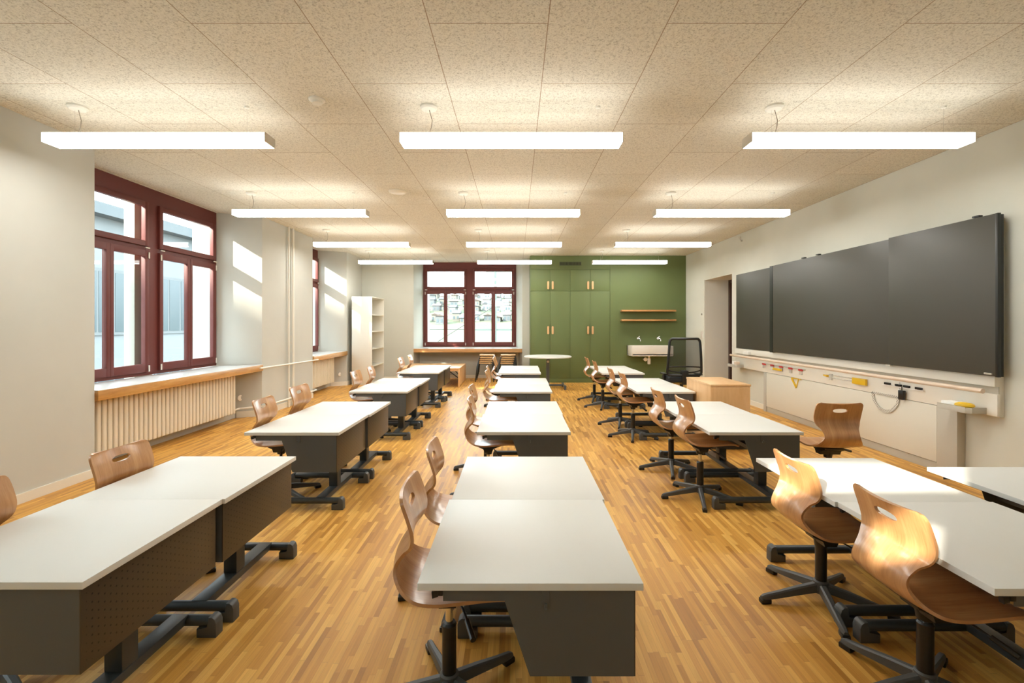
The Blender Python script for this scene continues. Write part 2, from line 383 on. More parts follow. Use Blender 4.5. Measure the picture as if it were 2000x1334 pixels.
# ------------------------------------------------------------------ windows
def window(name, label, width, loc, rz, panes='full'):
    """local x along the width, local y to the outside, z up from the floor"""
    root = bpy.data.objects.new(name, None); COL.objects.link(root); root.location = loc; root.rotation_euler = (0, 0, rz)
    root['kind'] = 'structure'; root['label'] = label
    z0, z1 = 0.762, CH
    k = width / 2.38
    mb = MB()
    fy = (0.028, 0.068)
    U = [(0.108, 1.05), (1.326, 2.268)]; LW = [(0.112, 0.53), (0.623, 1.047), (1.326, 1.748), (1.846, 2.268)]
    U = [(a*k, b*k) for a, b in U]; LW = [(a*k, b*k) for a, b in LW]
    # fixed frame
    mb.box(0, 0.06*k, *fy, 0.835, 2.745); mb.box(width - 0.06*k, width, *fy, 0.835, 2.745)
    mb.box(0, width, *fy, 2.745, z1); mb.box(0, width, *fy, z0, 0.835)
    mb.box(1.09*k, 1.285*k, *fy, 0.835, 2.745)
    mb.box(0.06*k, 1.09*k, 0.030, 0.066, 2.170, 2.270); mb.box(1.285*k, width - 0.06*k, 0.030, 0.066, 2.170, 2.270)
    mb.build('window_frame', M['maroon'], root)
    def sash(parts, x0, x1, za, zb, fr):
        mb = MB(); y0, y1 = 0.0, 0.050
        xs = [x0] + [v for p in parts for v in p] + [x1]
        for i in range(0, len(xs), 2): mb.box(xs[i], xs[i+1], y0, y1, za, zb, 0.004)
        zt = (za + fr[0], zb - fr[1])
        for p in parts:
            mb.box(p[0]-0.002, p[1]+0.002, y0 + 0.001, y1, za, zt[0], 0.003); mb.box(p[0]-0.002, p[1]+0.002, y0 + 0.001, y1, zt[1], zb, 0.003)
            for q in (0, 1):   # inner glazing bead
                pass
        s = mb.build('sash', M['maroon'], root)
        gm = MB()
        for p in parts: gm.box(p[0] - 0.005, p[1] + 0.005, 0.034, 0.038, zt[0] - 0.005, zt[1] + 0.005)
        gm.build('pane', M['glass'], s)
        return s
    hw = [(0.045*k, 1.105*k), (1.27*k, width - 0.045*k)]
    for i in (0, 1):
        x0, x1 = hw[i]
        sash([U[i]], x0, x1, 2.245, 2.755, (0.06, 0.058))
        mid = (LW[2*i][1] + LW[2*i+1][0]) / 2
        a = sash([LW[2*i]], x0, mid - 0.001, 0.80, 2.195, (0.092, 0.071))
        b = sash([LW[2*i+1]], mid + 0.001, x1, 0.80, 2.195, (0.092, 0.071))
        for (hx, s1) in ((x0 + 0.015, 1), (x1 - 0.015, -1)):
            for hz in (0.84, 2.14):
                mb = MB(); mb.tube((hx - s1*0.003, -0.008, hz - 0.035), (hx - s1*0.003, -0.008, hz + 0.035), 0.008, n=8)
                mb.build('hinge', M['white_metal'], root)
            mb = MB(); mb.tube((hx - s1*0.01, -0.008, 2.225), (hx + s1*0.05, -0.008, 2.225), 0.007, n=8); mb.build('hinge', M['white_metal'], root)
    return root
# left windows: local x -> +Y, local y(out) -> -X : rotate +90
window('window_1', 'maroon framed window nearest the viewer on the left wall', W1[1] - W1[0], (-4.235, W1[0], 0), PI/2)
window('window_6', 'maroon framed window on the left wall beside the viewer, outside the picture', W0[1] - W0[0], (-4.235, W0[0], 0), PI/2)
window('window_2', 'maroon framed window at the far end of the left wall', W2[1] - W2[0], (-4.235, W2[0], 0), PI/2)
window('window_3', 'maroon framed window in the far wall', 2.38, (WB[0], YB + 0.01, 0), 0)
# rear openings' glazing
for nm, q in (('window_4', T), ('window_5', L)):
    root = bpy.data.objects.new(nm, None); COL.objects.link(root); root['kind'] = 'structure'; root.location = (q[0], RY0, q[2])
    W_, H_ = q[1]-q[0], q[3]-q[2]
    mb = MB(); mb.box(0, W_, 0.04, 0.08, 0, 0.012); mb.box(0, W_, 0.04, 0.08, H_-0.012, H_); mb.box(0, 0.012, 0.04, 0.08, 0, H_); mb.box(W_-0.012, W_, 0.04, 0.08, 0, H_)
    mb.build('window_frame', M['maroon'], root)
    mb = MB(); mb.box(0.01, W_-0.01, 0.058, 0.062, 0.01, H_-0.01); mb.build('pane', M['glass'], root)

# window sills (oak boards)
for k_ in ('oak', 'oakx'):
    M[k_ + '_lacquered'] = M[k_].copy(); q_ = M[k_ + '_lacquered'].node_tree.nodes['Principled BSDF']; q_.inputs['Coat Weight'].default_value = 1.0; q_.inputs['Coat Roughness'].default_value = 0.16; q_.inputs['Coat IOR'].default_value = 1.7
def sill(name, poly, label, m='oak_lacquered', z0=0.668, z1=0.760):
    mb = MB(); mb.prism(poly, z0, z1 - 0.004, bev=0.002); o = mb.build(name, M[m])
    c = Vector((sum(p[0] for p in poly)/len(poly), sum(p[1] for p in poly)/len(poly)))
    mb = MB(); mb.prism([(p[0] + (0.003 if p[0] < c.x else -0.003), p[1] + (0.003 if p[1] < c.y else -0.003)) for p in poly], z1 - 0.0039, z1, bev=0.001)
    mb.build('sill_top', M['sill_top'], o, label='white sill surface')
    return tag(o, label, 'window sill', 'oak window sills')
sill('window_sill', [(-3.705, 4.20), (-3.705, 6.94), (-4.215, 6.72), (-4.225, 6.72), (-4.225, 4.385), (-4.215, 4.385)], 'long oak window sill board above the big radiator on the left wall')
sill('window_sill', [(-3.705, 0.20), (-3.705, 2.94), (-4.215, 2.72), (-4.225, 2.72), (-4.225, 0.385), (-4.215, 0.385)], 'oak window sill board beside the viewer, outside the picture')
sill('window_sill', [(-3.705, 8.69), (-3.705, 10.42), (-4.225, 10.17), (-4.225, 8.81)], 'short oak window sill board at the far end of the left wall')
sill('window_sill', [(-2.475, 11.425), (0.145, 11.425), (-0.005, 12.105), (-2.375, 12.105)], 'oak window sill board in the far wall above the stacked stools', 'oakx_lacquered')

# ------------------------------------------------------------------ radiators and pipes
def radiator(label, y0, y1):
    n = int(round((y1 - y0) / 0.0615)); st = (y1 - y0) / n
    r = thing('radiator', label, 'radiator', (-3.93, y0, 0), 0, 'column radiators under the left windows')
    def rib():
        mb = MB(); hw = 0.0235
        prof = []
        # flat-fronted steel column: rounded front, rounded top and bottom
        for (px0, px1) in ((0.045, 0.085), (-0.02, 0.020), (-0.085, -0.045)):
            mb.box(px0, px1, -hw, hw, 0.125, 0.645, 0.013, seg=3)
        for z in (0.150, 0.62): mb.tube((0, -st/2 - 0.001, z), (0, st/2 + 0.001, z), 0.022, n=12)
        mb.box(-0.07, 0.07, -0.012, 0.012, 0.14, 0.165, 0.006); mb.box(-0.07, 0.07, -0.012, 0.012, 0.605, 0.632, 0.006)
        return mb.build('radiator_column', M['radiator'], r, sharp=50)
    first = rib(); first.location = (0, st/2, 0)
    for i in range(1, n):
        c = first.copy(); COL.objects.link(c); c.parent = r; c.location = (0, st*(i + 0.5), 0)
    for yy in (0.2, (y1 - y0) - 0.2):
        mb = MB(); mb.box(-0.095, 0.06, yy - 0.012, yy + 0.012, 0.155, 0.17); mb.build('bracket', M['radiator'], r)
    return r
radiator('long cream column radiator under the nearer window on the left wall', 4.34, 6.50)
radiator('short cream column radiator under the far window on the left wall', 8.80, 10.03)
def pipe(pts, r, label, m='white_metal'):
    mb = MB(); mb.path(pts, r, 10); return tag(mb.build('heating_pipe', M[m]), label, 'pipe', 'heating pipes on the left wall')
pipe([(-3.695, 7.70, 0.001), (-3.695, 7.70, 1.5), (-3.695, 7.70, CH)], 0.014, 'left of the two vertical white heating pipes between the left windows')
pipe([(-3.690, 7.84, 0.001), (-3.690, 7.84, 1.5), (-3.690, 7.84, CH)], 0.017, 'right of the two vertical white heating pipes between the left windows')
pipe([(-3.67, 6.80, 0.715), (-3.67, 7.9, 0.700), (-3.67, 8.78, 0.690)], 0.013, 'horizontal white pipe running between the ends of the left window sills')
pipe([(-3.93, 6.50, 0.150), (-3.93, 6.72, 0.150), (-3.80, 6.84, 0.150), (-3.68, 6.98, 0.150), (-3.67, 7.8, 0.145), (-3.67, 8.70, 0.142), (-3.78, 8.80, 0.142), (-3.85, 8.83, 0.142)], 0.013, 'low white pipe joining the two radiators just above the baseboard')
mb = MB(); mb.lathe([(0.0, 0.0), (0.042, 0.0), (0.042, 0.008), (0.025, 0.012), (0.024, 0.004), (0, 0.004)], n=24, M=Matrix.Translation((-3.985, 6.835, 0.285)) @ Matrix.Rotation(R(66), 4, 'Z') @ Matrix.Rotation(R(90), 4, 'X'))
so1 = tag(mb.build('wall_socket', M['ceramic']), 'round white wall socket beside the long radiator', 'socket')
mb = MB(); mb.lathe([(0.0, 0.0), (0.042, 0.0), (0.042, 0.008), (0.025, 0.012), (0.024, 0.004), (0, 0.004)], n=24, M=Matrix.Translation((-3.86, 10.355, 0.25)) @ Matrix.Rotation(R(64), 4, 'Z') @ Matrix.Rotation(R(90), 4, 'X'))
tag(mb.build('wall_socket', M['ceramic']), 'round white wall socket beside the far short radiator', 'socket')

# ------------------------------------------------------------------ green cupboard wall
GY = 10.93
mb = MB(); mb.box(2.175, XR, GY, 11.45, 0, CH); struct(mb.build('wall_green', M['green']), 'olive green wall panel behind the wash basin')
cab = thing('built_in_cupboard', 'floor-to-ceiling olive green built-in cupboard with wooden pill handles', 'cupboard', (0.325, GY, 0))
CX = [0.018, 0.466, 0.926, 1.387, 1.838]
mb = MB(); mb.box(0, 1.848, 0.020, 0.52, 0, CH - 0.002); mb.build('body', M['green'], cab)
mb = MB(); mb.box(0, 1.848, 0.0, 0.020, 2.615, CH - 0.002, 0.001); fas = mb.build('fascia', M['green'], cab)
mb = MB(); mb.box(0, 1.848, 0.004, 0.020, 0.0, 0.098, 0.001); mb.build('plinth', M['green'], cab)
mb = MB(); mb.box(0, CX[0]-0.003, 0.0, 0.020, 0.10, 2.612); mb.box(CX[4]+0.003, 1.848, 0.0, 0.020, 0.10, 2.612); mb.build('stile', M['green'], cab)
mb = MB(); mb.box(0.675, 1.18, -0.004, 0.0, 2.70, 2.79)
gr_ = mb.build('vent_grille', mat('grille_green', (0.07, 0.09, 0.035), 0.6), fas)
mb = MB()
for i in range(17): mb.box(0.69 + i*0.0285, 0.707 + i*0.0285, -0.0045, -0.0035, 2.713, 2.777)
mb.build('slots', mat('grille_slots', (0.012, 0.014, 0.008), 0.7), gr_)
def pill(mb, x, z):
    hw, hh = 0.022, 0.095; pts = []
    for k in range(9): a = PI*k/8; pts.append((x + hw*math.cos(a), z + hh - hw + hw*math.sin(a)))
    for k in range(9): a = PI + PI*k/8; pts.append((x + hw*math.cos(a), z - hh + hw + hw*math.sin(a)))
    mb.prism(pts, -0.030, -0.006, 'y', bev=0.003)
    mb.tube((x, 0.0, z - 0.055), (x, -0.008, z - 0.055), 0.008); mb.tube((x, 0.0, z + 0.055), (x, -0.008, z + 0.055), 0.008)
for (za, zb, hz) in ((0.102, 2.108, 1.21), (2.114, 2.609, 2.245)):
    for i in range(4):
        mb = MB(); mb.box(CX[i] + 0.0025, CX[i+1] - 0.0025, 0.0, 0.018, za, zb, 0.0015)
        dr = mb.build('cupboard_door', M['green'], cab)
        hx = CX[i+1] - 0.052 if i % 2 == 0 else CX[i] + 0.052
        mb = MB(); pill(mb, hx, hz); mb.build('handle', M['beech'], dr, label='pill shaped pale wooden handle')
# shelves, basin, taps
for z, lb in ((1.655, 'upper of the two thin oak wall shelves on the green wall'), (1.438, 'lower of the two thin oak wall shelves on the green wall')):
    mb = MB(); mb.box(2.40, 3.64, GY - 0.17, GY, z - 0.018, z + 0.018, 0.002)
    s_ = tag(mb.build('wall_shelf', M['oakx']), lb, 'shelf', 'oak shelves above the basin')
bas = thing('wash_basin', 'wide white ceramic wash basin on the green wall', 'basin', (3.04, GY, 0))
mb = MB()
bw, bd, z0, z1 = 0.48, 0.40, 0.635, 0.865
mb.prism([(-bw, -0.0), (-bw, -bd*0.5), (-bw + 0.03, -bd), (bw - 0.03, -bd), (bw, -bd*0.5), (bw, 0)], z0, z0 + 0.05, bev=0.004)
for (a, b, c, d_) in ((-bw, -bw + 0.035, -bd*0.62, 0), (bw - 0.035, bw, -bd*0.62, 0), (-bw, bw, -0.06, 0)):
    mb.box(a, b, c, d_, z0 + 0.02, z1, 0.008)
mb.box(-bw + 0.02, bw - 0.02, -bd, -bd + 0.035, z0 + 0.01, z1, 0.010)
mb.prism([(-bw, -bd*0.6), (-bw + 0.035, -bd*0.6), (-bw + 0.055, -bd + 0.01), (-bw + 0.02, -bd + 0.01)], z0 + 0.02, z1 - 0.001, bev=0.003)
mb.prism([(bw, -bd*0.6), (bw - 0.035, -bd*0.6), (bw - 0.055, -bd + 0.01), (bw - 0.02, -bd + 0.01)], z0 + 0.02, z1 - 0.001, bev=0.003)
mb.build('bowl', M['ceramic'], bas)
mb = MB(); mb.tube((-0.02, -0.17, 0.64), (-0.02, -0.17, 0.585), 0.022); mb.lathe([(0, 0.44), (0.030, 0.44), (0.034, 0.455), (0.034, 0.56), (0.028, 0.59), (0.02, 0.60)], -0.02, -0.17)
for i in range(5): mb.lathe([(0.036, 0.455 + i*0.02), (0.037, 0.460 + i*0.02), (0.036, 0.465 + i*0.02)], -0.02, -0.17)
mb.path([(-0.04, -0.17, 0.55), (-0.09, -0.16, 0.55), (-0.10, -0.08, 0.55), (-0.10, 0.0, 0.55)], 0.018)
mb.lathe([(0.0, 0.0), (0.045, 0.0), (0.045, 0.015), (0, 0.02)], n=20, M=Matrix.Translation((-0.10, -0.16, 0.55)) @ Matrix.Rotation(R(90), 4, 'X'))
mb.build('siphon_trap', M['ceramic'], bas)
for x, lb in ((2.81, 'left chrome tap above the wash basin'), (3.27, 'right chrome tap above the wash basin')):
    tp = thing('wall_tap', lb, 'tap', (x, GY, 1.02), 0, 'chrome taps above the basin')
    mb = MB(); mb.lathe([(0, 0), (0.03, 0), (0.026, 0.02), (0.016, 0.025), (0.016, 0.05), (0, 0.05)], n=20, M=Matrix.Rotation(R(90), 4, 'X'))
    mb.path([(0, -0.04, 0), (0.01, -0.10, 0.005), (0.02, -0.14, -0.01), (0.022, -0.15, -0.06)], 0.012, 12)
    mb.build('spout', M['chrome'], tp)
    mb = MB(); mb.tube((0, -0.035, 0), (-0.005, -0.045, 0.04), 0.01); mb.tube((-0.035, -0.04, -0.0), (0.03, -0.05, 0.045), 0.011); mb.lathe([(0, -0.02), (0.02, -0.014), (0.024, 0), (0.02, 0.014), (0, 0.02)], -0.002, -0.05, n=14)
    mb.build('tap_handle', M['chrome'], tp)

# ------------------------------------------------------------------ pendant lights
def pendant(label, x, y):
    r = thing('pendant_light', label, 'ceiling light', (x, y, 0), 0, 'long white pendant lights')
    hl, y0, y1, z0, z1 = 0.80, 0.0, 0.14, 2.650, 2.717
    mb = MB(); mb.box(-hl + 0.006, hl - 0.006, y0, y1, z0, z1 - 0.0065, 0.003); df = mb.build('diffuser', M['lamp'], r); df.data.materials.append(M['lamp_side'])
    for p in df.data.polygons:
        if abs(p.normal.z) < 0.8: p.material_index = 1
    for s_ in (-1, 1):
        mb = MB(); mb.box(s_*hl, s_*(hl - 0.006), y0 - 0.001, y1 + 0.001, z0 - 0.001, z1, 0.001); mb.build('end_cap', M['lampcap'], r)
    mb = MB(); mb.box(-hl + 0.006, hl - 0.006, y0 + 0.0005, y1 - 0.0005, z1 - 0.006, z1, 0.001); mb.build('top_diffuser', M['lamp_top'], r)
    for sx in (-0.62, 0.63):
        mb = MB(); mb.tube((sx, 0.07, z1), (sx, 0.07, CH), 0.0012, n=6); mb.tube((sx, 0.07, z1), (sx, 0.07, z1 + 0.03), 0.005, 0.004, n=10); mb.build('suspension_wire', M['chrome'], r)
    mb = MB(); mb.lathe([(0, CH), (0.062, CH), (0.062, CH - 0.012), (0.05, CH - 0.024), (0, CH - 0.026)], -0.60, 0.07, 28); mb.build('ceiling_rose', M['white_metal'], r)
    mb = MB(); mb.path([(-0.597, 0.072, CH - 0.02), (-0.575, 0.072, CH - 0.10), (-0.58, 0.072, CH - 0.15), (-0.60, 0.072, z1 + 0.004)], 0.003, 6); mb.build('cable', M['cord'], r)
    mb = MB(); mb.lathe([(0, CH), (0.018, CH), (0.016, CH - 0.012), (0, CH - 0.014)], 0.63, 0.07, 16); mb.build('wire_anchor', M['white_metal'], r)
    remember(r); return r
rown = ['nearest row', 'second row', 'third row', 'farthest row']; coln = ['left light over the window side', 'middle light', 'right light on the blackboard side']
P0 = None
for i, y in enumerate((3.37, 5.63, 7.88, 10.13)):
    for j, x in enumerate((-2.585, -0.035, 2.475 - 0.012*i)):
        lb = 'long white glowing pendant light, %s, in the %s' % (coln[j], rown[i])
        if P0 is None: P0 = pendant(lb, x, y)
        else: dup(P0, (x, y, 0), None, lb)
mb = MB(); mb.lathe([(0, CH), (0.055, CH), (0.055, CH - 0.008), (0.038, CH - 0.016), (0.034, CH - 0.03), (0, CH - 0.034)], -1.40, 3.33, 28)
tag(mb.build('smoke_detector', M['white_metal']), 'small round white smoke detector on the ceiling behind the first lights', 'smoke detector')
mb = MB(); mb.lathe([(0, CH), (0.106, CH), (0.106, CH - 0.008), (0.095, CH - 0.014), (0, CH - 0.016)], -1.41, 5.64, 36)
tag(mb.build('ceiling_plate', M['white_metal']), 'flat round white cover plate on the ceiling by the second row of lights', 'ceiling plate')

# ------------------------------------------------------------------ desks
DW, DL, DH = 0.68, 0.682, 0.57
def make_desk(label, x, y):
    r = thing('student_desk', label, 'desk', (x, y, 0), 0, 'white height-adjustable desks standing in pairs')
    mb = MB(); mb.box(0, DW, 0.0003, DL - 0.0003, DH - 0.022, DH, 0.0005); mb.build('tabletop', M['desk'], r)
    ZB = 0.279; Z1 = DH - 0.0222
    for (ya, yb) in ((0.016, 0.019), (DL - 0.019, DL - 0.016)):
        mb = MB(); mb.prism([(0.075, Z1), (0.075, Z1 - 0.040), (0.262, Z1 - 0.040), (0.339, ZB), (0.656, ZB), (0.656, Z1)], ya, yb, 'y'); mb.build('end_panel', M['steel'], r)
    mb = MB(); mb.box(0.656, 0.660, 0.016, DL - 0.016, ZB, Z1, 0.001); mb.build('front_panel', M['perf'], r)
    mb = MB(); mb.box(0.36, 0.655, 0.0195, DL - 0.0195, 0.400, 0.404); mb.box(0.36, 0.363, 0.0195, DL - 0.0195, 0.404, 0.43)
    mb.box(0.20, 0.655, 0.04, 0.08, Z1 - 0.035, Z1); mb.box(0.20, 0.655, DL - 0.08, DL - 0.04, Z1 - 0.035, Z1); mb.box(0.46, 0.60, 0.08, DL - 0.08, Z1 - 0.03, Z1)
    mb.build('book_tray', M['steel'], r)
    mb = MB(); mb.box(0.497, 0.563, 0.285, 0.360, 0.088, 0.40, 0.004); mb.build('column', M['steel2'], r)
    mb = MB(); mb.box(0.495, 0.565, 0.05, DL - 0.05, 0.052, 0.088, 0.003); mb.build('floor_beam', M['steel2'], r)
    for yy in (0.052, DL - 0.052):
        mb = MB(); mb.tube((0.075, yy, 0.063), (0.67, yy, 0.063), 0.0225, n=20); ft = mb.build('foot', M['steel2'], r)
        for (xe, s_) in ((0.045, 1), (0.70, -1)):
            mb = MB()
            pts = [(xe, 0.0), (xe + s_*0.085, 0.0), (xe + s_*0.085, 0.040), (xe + s_*0.035, 0.042), (xe + s_*0.035, 0.087), (xe + s_*0.018, 0.087), (xe + s_*0.006, 0.078), (xe, 0.06)]
            if s_ < 0: pts = pts[::-1]
            mb.prism(pts, yy - 0.0245, yy + 0.0245, 'y', bev=0.004)
            mb.build('foot_pad', M['plastic'], ft)
    mb = MB(); mb.box(0.375, 0.398, 0.010, 0.0155, Z1 - 0.052, Z1, 0.001); mb.path([(0.3865, 0.012, Z1 - 0.05), (0.3865, 0.002, Z1 - 0.055), (0.3865, -0.006, Z1 - 0.045), (0.3865, -0.006, Z1 - 0.035)], 0.004, 8)
    mb.build('bag_hook', M['steel'], r)
    mb = MB(); mb.box(0.058, 0.075, 0.010, 0.045, Z1 - 0.022, Z1 - 0.002, 0.002); mb.prism([(0.040, Z1 - 0.012), (0.060, Z1 - 0.006), (0.060, Z1 - 0.026), (0.042, Z1 - 0.032)], 0.014, 0.030, 'y'); mb.build('height_lever', M['black'], r)
    remember(r); return r
cols = [('window-side', -1.995, [(1.43, -1.99), (3.405, -1.955), (5.48, -1.935), (7.60, -1.92)]),
        ('middle', -0.297, [(1.424, -0.297), (3.42, -0.285), (5.47, -0.262), (7.51, -0.285)]),
        ('blackboard-side', 1.405, [(1.395, 1.410), (3.415, 1.395), (5.46, 1.390), (7.50, 1.358)])]
rn = ['front row', 'second row', 'third row', 'farthest row']
D0 = None
for cn, _, rows in cols:
    for i, (y, x) in enumerate(rows):
        for k, (who, dx) in enumerate((('nearer', 0.0), ('farther', 0.010 if cn == 'middle' else (0.012 if cn == 'window-side' else -0.012)))):
            lb = 'white-topped grey steel desk, %s of its pair, %s column, %s' % (who, cn, rn[i])
            p = (x + dx, y + k * DL, 0)
            if D0 is None: D0 = make_desk(lb, p[0], p[1])
            else: dup(D0, p, None, lb)
dup(D0, (2.243, 2.586 - DL, 0), None, 'white-topped grey desk, farther one at the right edge beside the blackboard wall')
dup(D0, (2.243, 2.586 - 2*DL - 0.004, 0), None, 'white-topped grey desk, nearer one at the right edge beside the blackboard wall')

# ------------------------------------------------------------------ plywood swivel chairs
def catmull(P, n):
    out = []
    Q = [Vector(P[0])*2 - Vector(P[1])] + [Vector(p) for p in P] + [Vector(P[-1])*2 - Vector(P[-2])]
    for i in range(1, len(Q) - 2):
        for k in range(n):
            u = k / n; a, b, c, d = Q[i-1], Q[i], Q[i+1], Q[i+2]
            out.append(0.5*((2*b) + (c - a)*u + (2*a - 5*b + 4*c - d)*u*u + (3*b - a - 3*c + d)*u**3))
    out.append(Q[-2]); return out
# x, z, half width
PROF = [(0.232, 0.428, 0.135), (0.222, 0.437, 0.160), (0.195, 0.445, 0.176), (0.14, 0.448, 0.183), (0.06, 0.443, 0.187), (-0.03, 0.438, 0.188), (-0.10, 0.446, 0.180), (-0.150, 0.474, 0.158), (-0.178, 0.515, 0.132),
        (-0.176, 0.555, 0.124), (-0.150, 0.598, 0.134), (-0.126, 0.628, 0.157), (-0.122, 0.660, 0.167), (-0.134, 0.705, 0.169), (-0.148, 0.745, 0.168), (-0.154, 0.761, 0.164), (-0.158, 0.771, 0.154), (-0.160, 0.776, 0.138)]
def make_shell():
    pts = catmull([Vector(p) for p in PROF], 4); nt_ = 20
    bm = bmesh.new(); rows = []
    for i, p in enumerate(pts):
        a = pts[max(i-1, 0)]; b = pts[min(i+1, len(pts)-1)]
        tx, tz = b.x - a.x, b.y - a.y; L = math.hypot(tx, tz); nx, nz = tz/L, -tx/L      # toward the sitter
        if p.y < 0.5 and nz < 0: nx, nz = -nx, -nz
        s = i / (len(pts) - 1)
        c = 0.010 if s < 0.4 else (0.010 + (0.017 - 0.010)*min(1, (s - 0.4)/0.25))
        row = []
        for k in range(nt_ + 1):
            t_ = -1 + 2*k/nt_
            off = c * (t_*t_)
            row.append(bm.verts.new((p.x + nx*off, p.z*t_, p.y + nz*off)))
        rows.append(row)
    for A, B in zip(rows[:-1], rows[1:]):
        for k in range(nt_): bm.faces.new((A[k], A[k+1], B[k+1], B[k]))
    bmesh.ops.recalc_face_normals(bm, faces=bm.faces)
    me = bpy.data.meshes.new('shell'); bm.to_mesh(me); bm.free()
    o = bpy.data.objects.new('shell_tmp', me); COL.objects.link(o)
    s = o.modifiers.new('s', 'SOLIDIFY'); s.thickness = 0.011; s.offset = 0
    cb = bmesh.new(); n = 28; hz = 0.723; lo, hi = [], []
    for k in range(n):
        a = 2*PI*k/n; yy = 0.052*math.copysign(abs(math.cos(a))**0.9, math.cos(a)); zz = hz + 0.0155*math.copysign(abs(math.sin(a))**0.8, math.sin(a)) 
        lo.append(cb.verts.new((-0.25, yy, zz))); hi.append(cb.verts.new((0.0, yy, zz)))
    cb.faces.new(lo); cb.faces.new(hi[::-1])
    for k in range(n): cb.faces.new((lo[k], hi[k], hi[(k+1) % n], lo[(k+1) % n]))
    bmesh.ops.recalc_face_normals(cb, faces=cb.faces)
    cm = bpy.data.meshes.new('cut'); cb.to_mesh(cm); cb.free()
    co = bpy.data.objects.new('cut', cm); COL.objects.link(co)
    b = o.modifiers.new('b', 'BOOLEAN'); b.object = co; b.operation = 'DIFFERENCE'; b.solver = 'EXACT'
    dg = bpy.context.evaluated_depsgraph_get()
    res = bpy.data.meshes.new_from_object(o.evaluated_get(dg)); res.name = 'shell'
    bpy.data.objects.remove(o); bpy.data.objects.remove(co)
    for f in res.polygons: f.use_smooth = True
    res.set_sharp_from_angle(angle=R(40))
    res.materials.clear(); res.materials.append(M['ply'])
    return res
def make_chair(label):
    r = thing('swivel_chair', label, 'chair', (0, 0, 0), 0, 'plywood swivel chairs at the desks')
    sh = bpy.data.objects.new('shell', make_shell()); COL.objects.link(sh); sh.parent = r
    mb = MB(); mb.prism([(-0.09, 0.432), (0.11, 0.434), (0.10, 0.420), (0.035, 0.400), (0.03, 0.372), (-0.03, 0.372), (-0.035, 0.400), (-0.085, 0.418)], -0.075, 0.075, 'y', bev=0.003)
    mb.tube((0, 0, 0.345), (0, 0, 0.385), 0.028, 0.034); pl = mb.build('seat_plate', M['black'], sh)
    mb = MB(); mb.path([(0.03, -0.05, 0.405), (0.06, -0.13, 0.395), (0.085, -0.20, 0.375)], 0.004, 8); mb.tube((0.072, -0.165, 0.386), (0.095, -0.232, 0.366), 0.009, 0.010, 10)
    mb.build('lever', M['black'], sh)
    mb = MB(); mb.tube((0, 0, 0.20), (0, 0, 0.36), 0.0135); mb.build('piston', M['chrome'], sh, label='chrome gas piston')
    mb = MB(); mb.tube((0, 0, 0.075), (0, 0, 0.275), 0.0255, n=20); mb.tube((0, 0, 0.275), (0, 0, 0.283), 0.027, 0.022, n=20); mb.build('gas_column', M['black'], r)
    mb = MB(); mb.lathe([(0, 0.045), (0.033, 0.045), (0.036, 0.06), (0.034, 0.098), (0.028, 0.104), (0, 0.104)], n=24); mb.build('hub', M['plastic'], r)
    for k in range(5):
        a = R(39 + 72*k); Mx = Matrix.Rotation(a, 4, 'Z')
        b = bmesh.new()
        secs = [(0.022, 0.018, 0.052, 0.094), (0.12, 0.0165, 0.040, 0.076), (0.22, 0.014, 0.026, 0.054), (0.285, 0.013, 0.018, 0.042), (0.300, 0.010, 0.018, 0.034)]
        rings = []
        for (x, hw, za, zb) in secs:
            rings.append([b.verts.new(v) for v in ((x, -hw, za), (x, hw, za), (x, hw*0.9, zb - 0.006), (x, hw*0.5, zb), (x, -hw*0.5, zb), (x, -hw*0.9, zb - 0.006))])
        for A, B in zip(rings[:-1], rings[1:]):
            for q in range(6): b.faces.new((A[q], A[(q+1) % 6], B[(q+1) % 6], B[q]))
        b.faces.new(rings[0]); b.faces.new(rings[-1])
        mb = MB(); mb._merge(b, False, Mx); lg = mb.build('leg', M['plastic'], r)
        mb = MB(); mb.box(0.255, 0.305, -0.0165, 0.0165, 0.0, 0.022, 0.006, M=Mx); mb.build('glide', M['black'], lg)
    remember(r); return r
C0 = None
def chair(x, y, ztop, rz, label, spin=0):
    """rz turns the seat; spin turns the star base against it"""
    global C0
    if C0 is None:
        C0 = make_chair(label); o = C0; o.location = (x, y, 0); o.rotation_euler = (0, 0, rz)
    else: o = dup(C0, (x, y, 0), rz, label)
    for c in kids(o):
        if c.name.startswith('shell'): c.location = (0, 0, ztop - 0.776)
        elif spin: c.rotation_euler = (0, 0, R(spin))
    return o
cl = 'moulded plywood swivel chair, %s of its pair, %s column, %s'
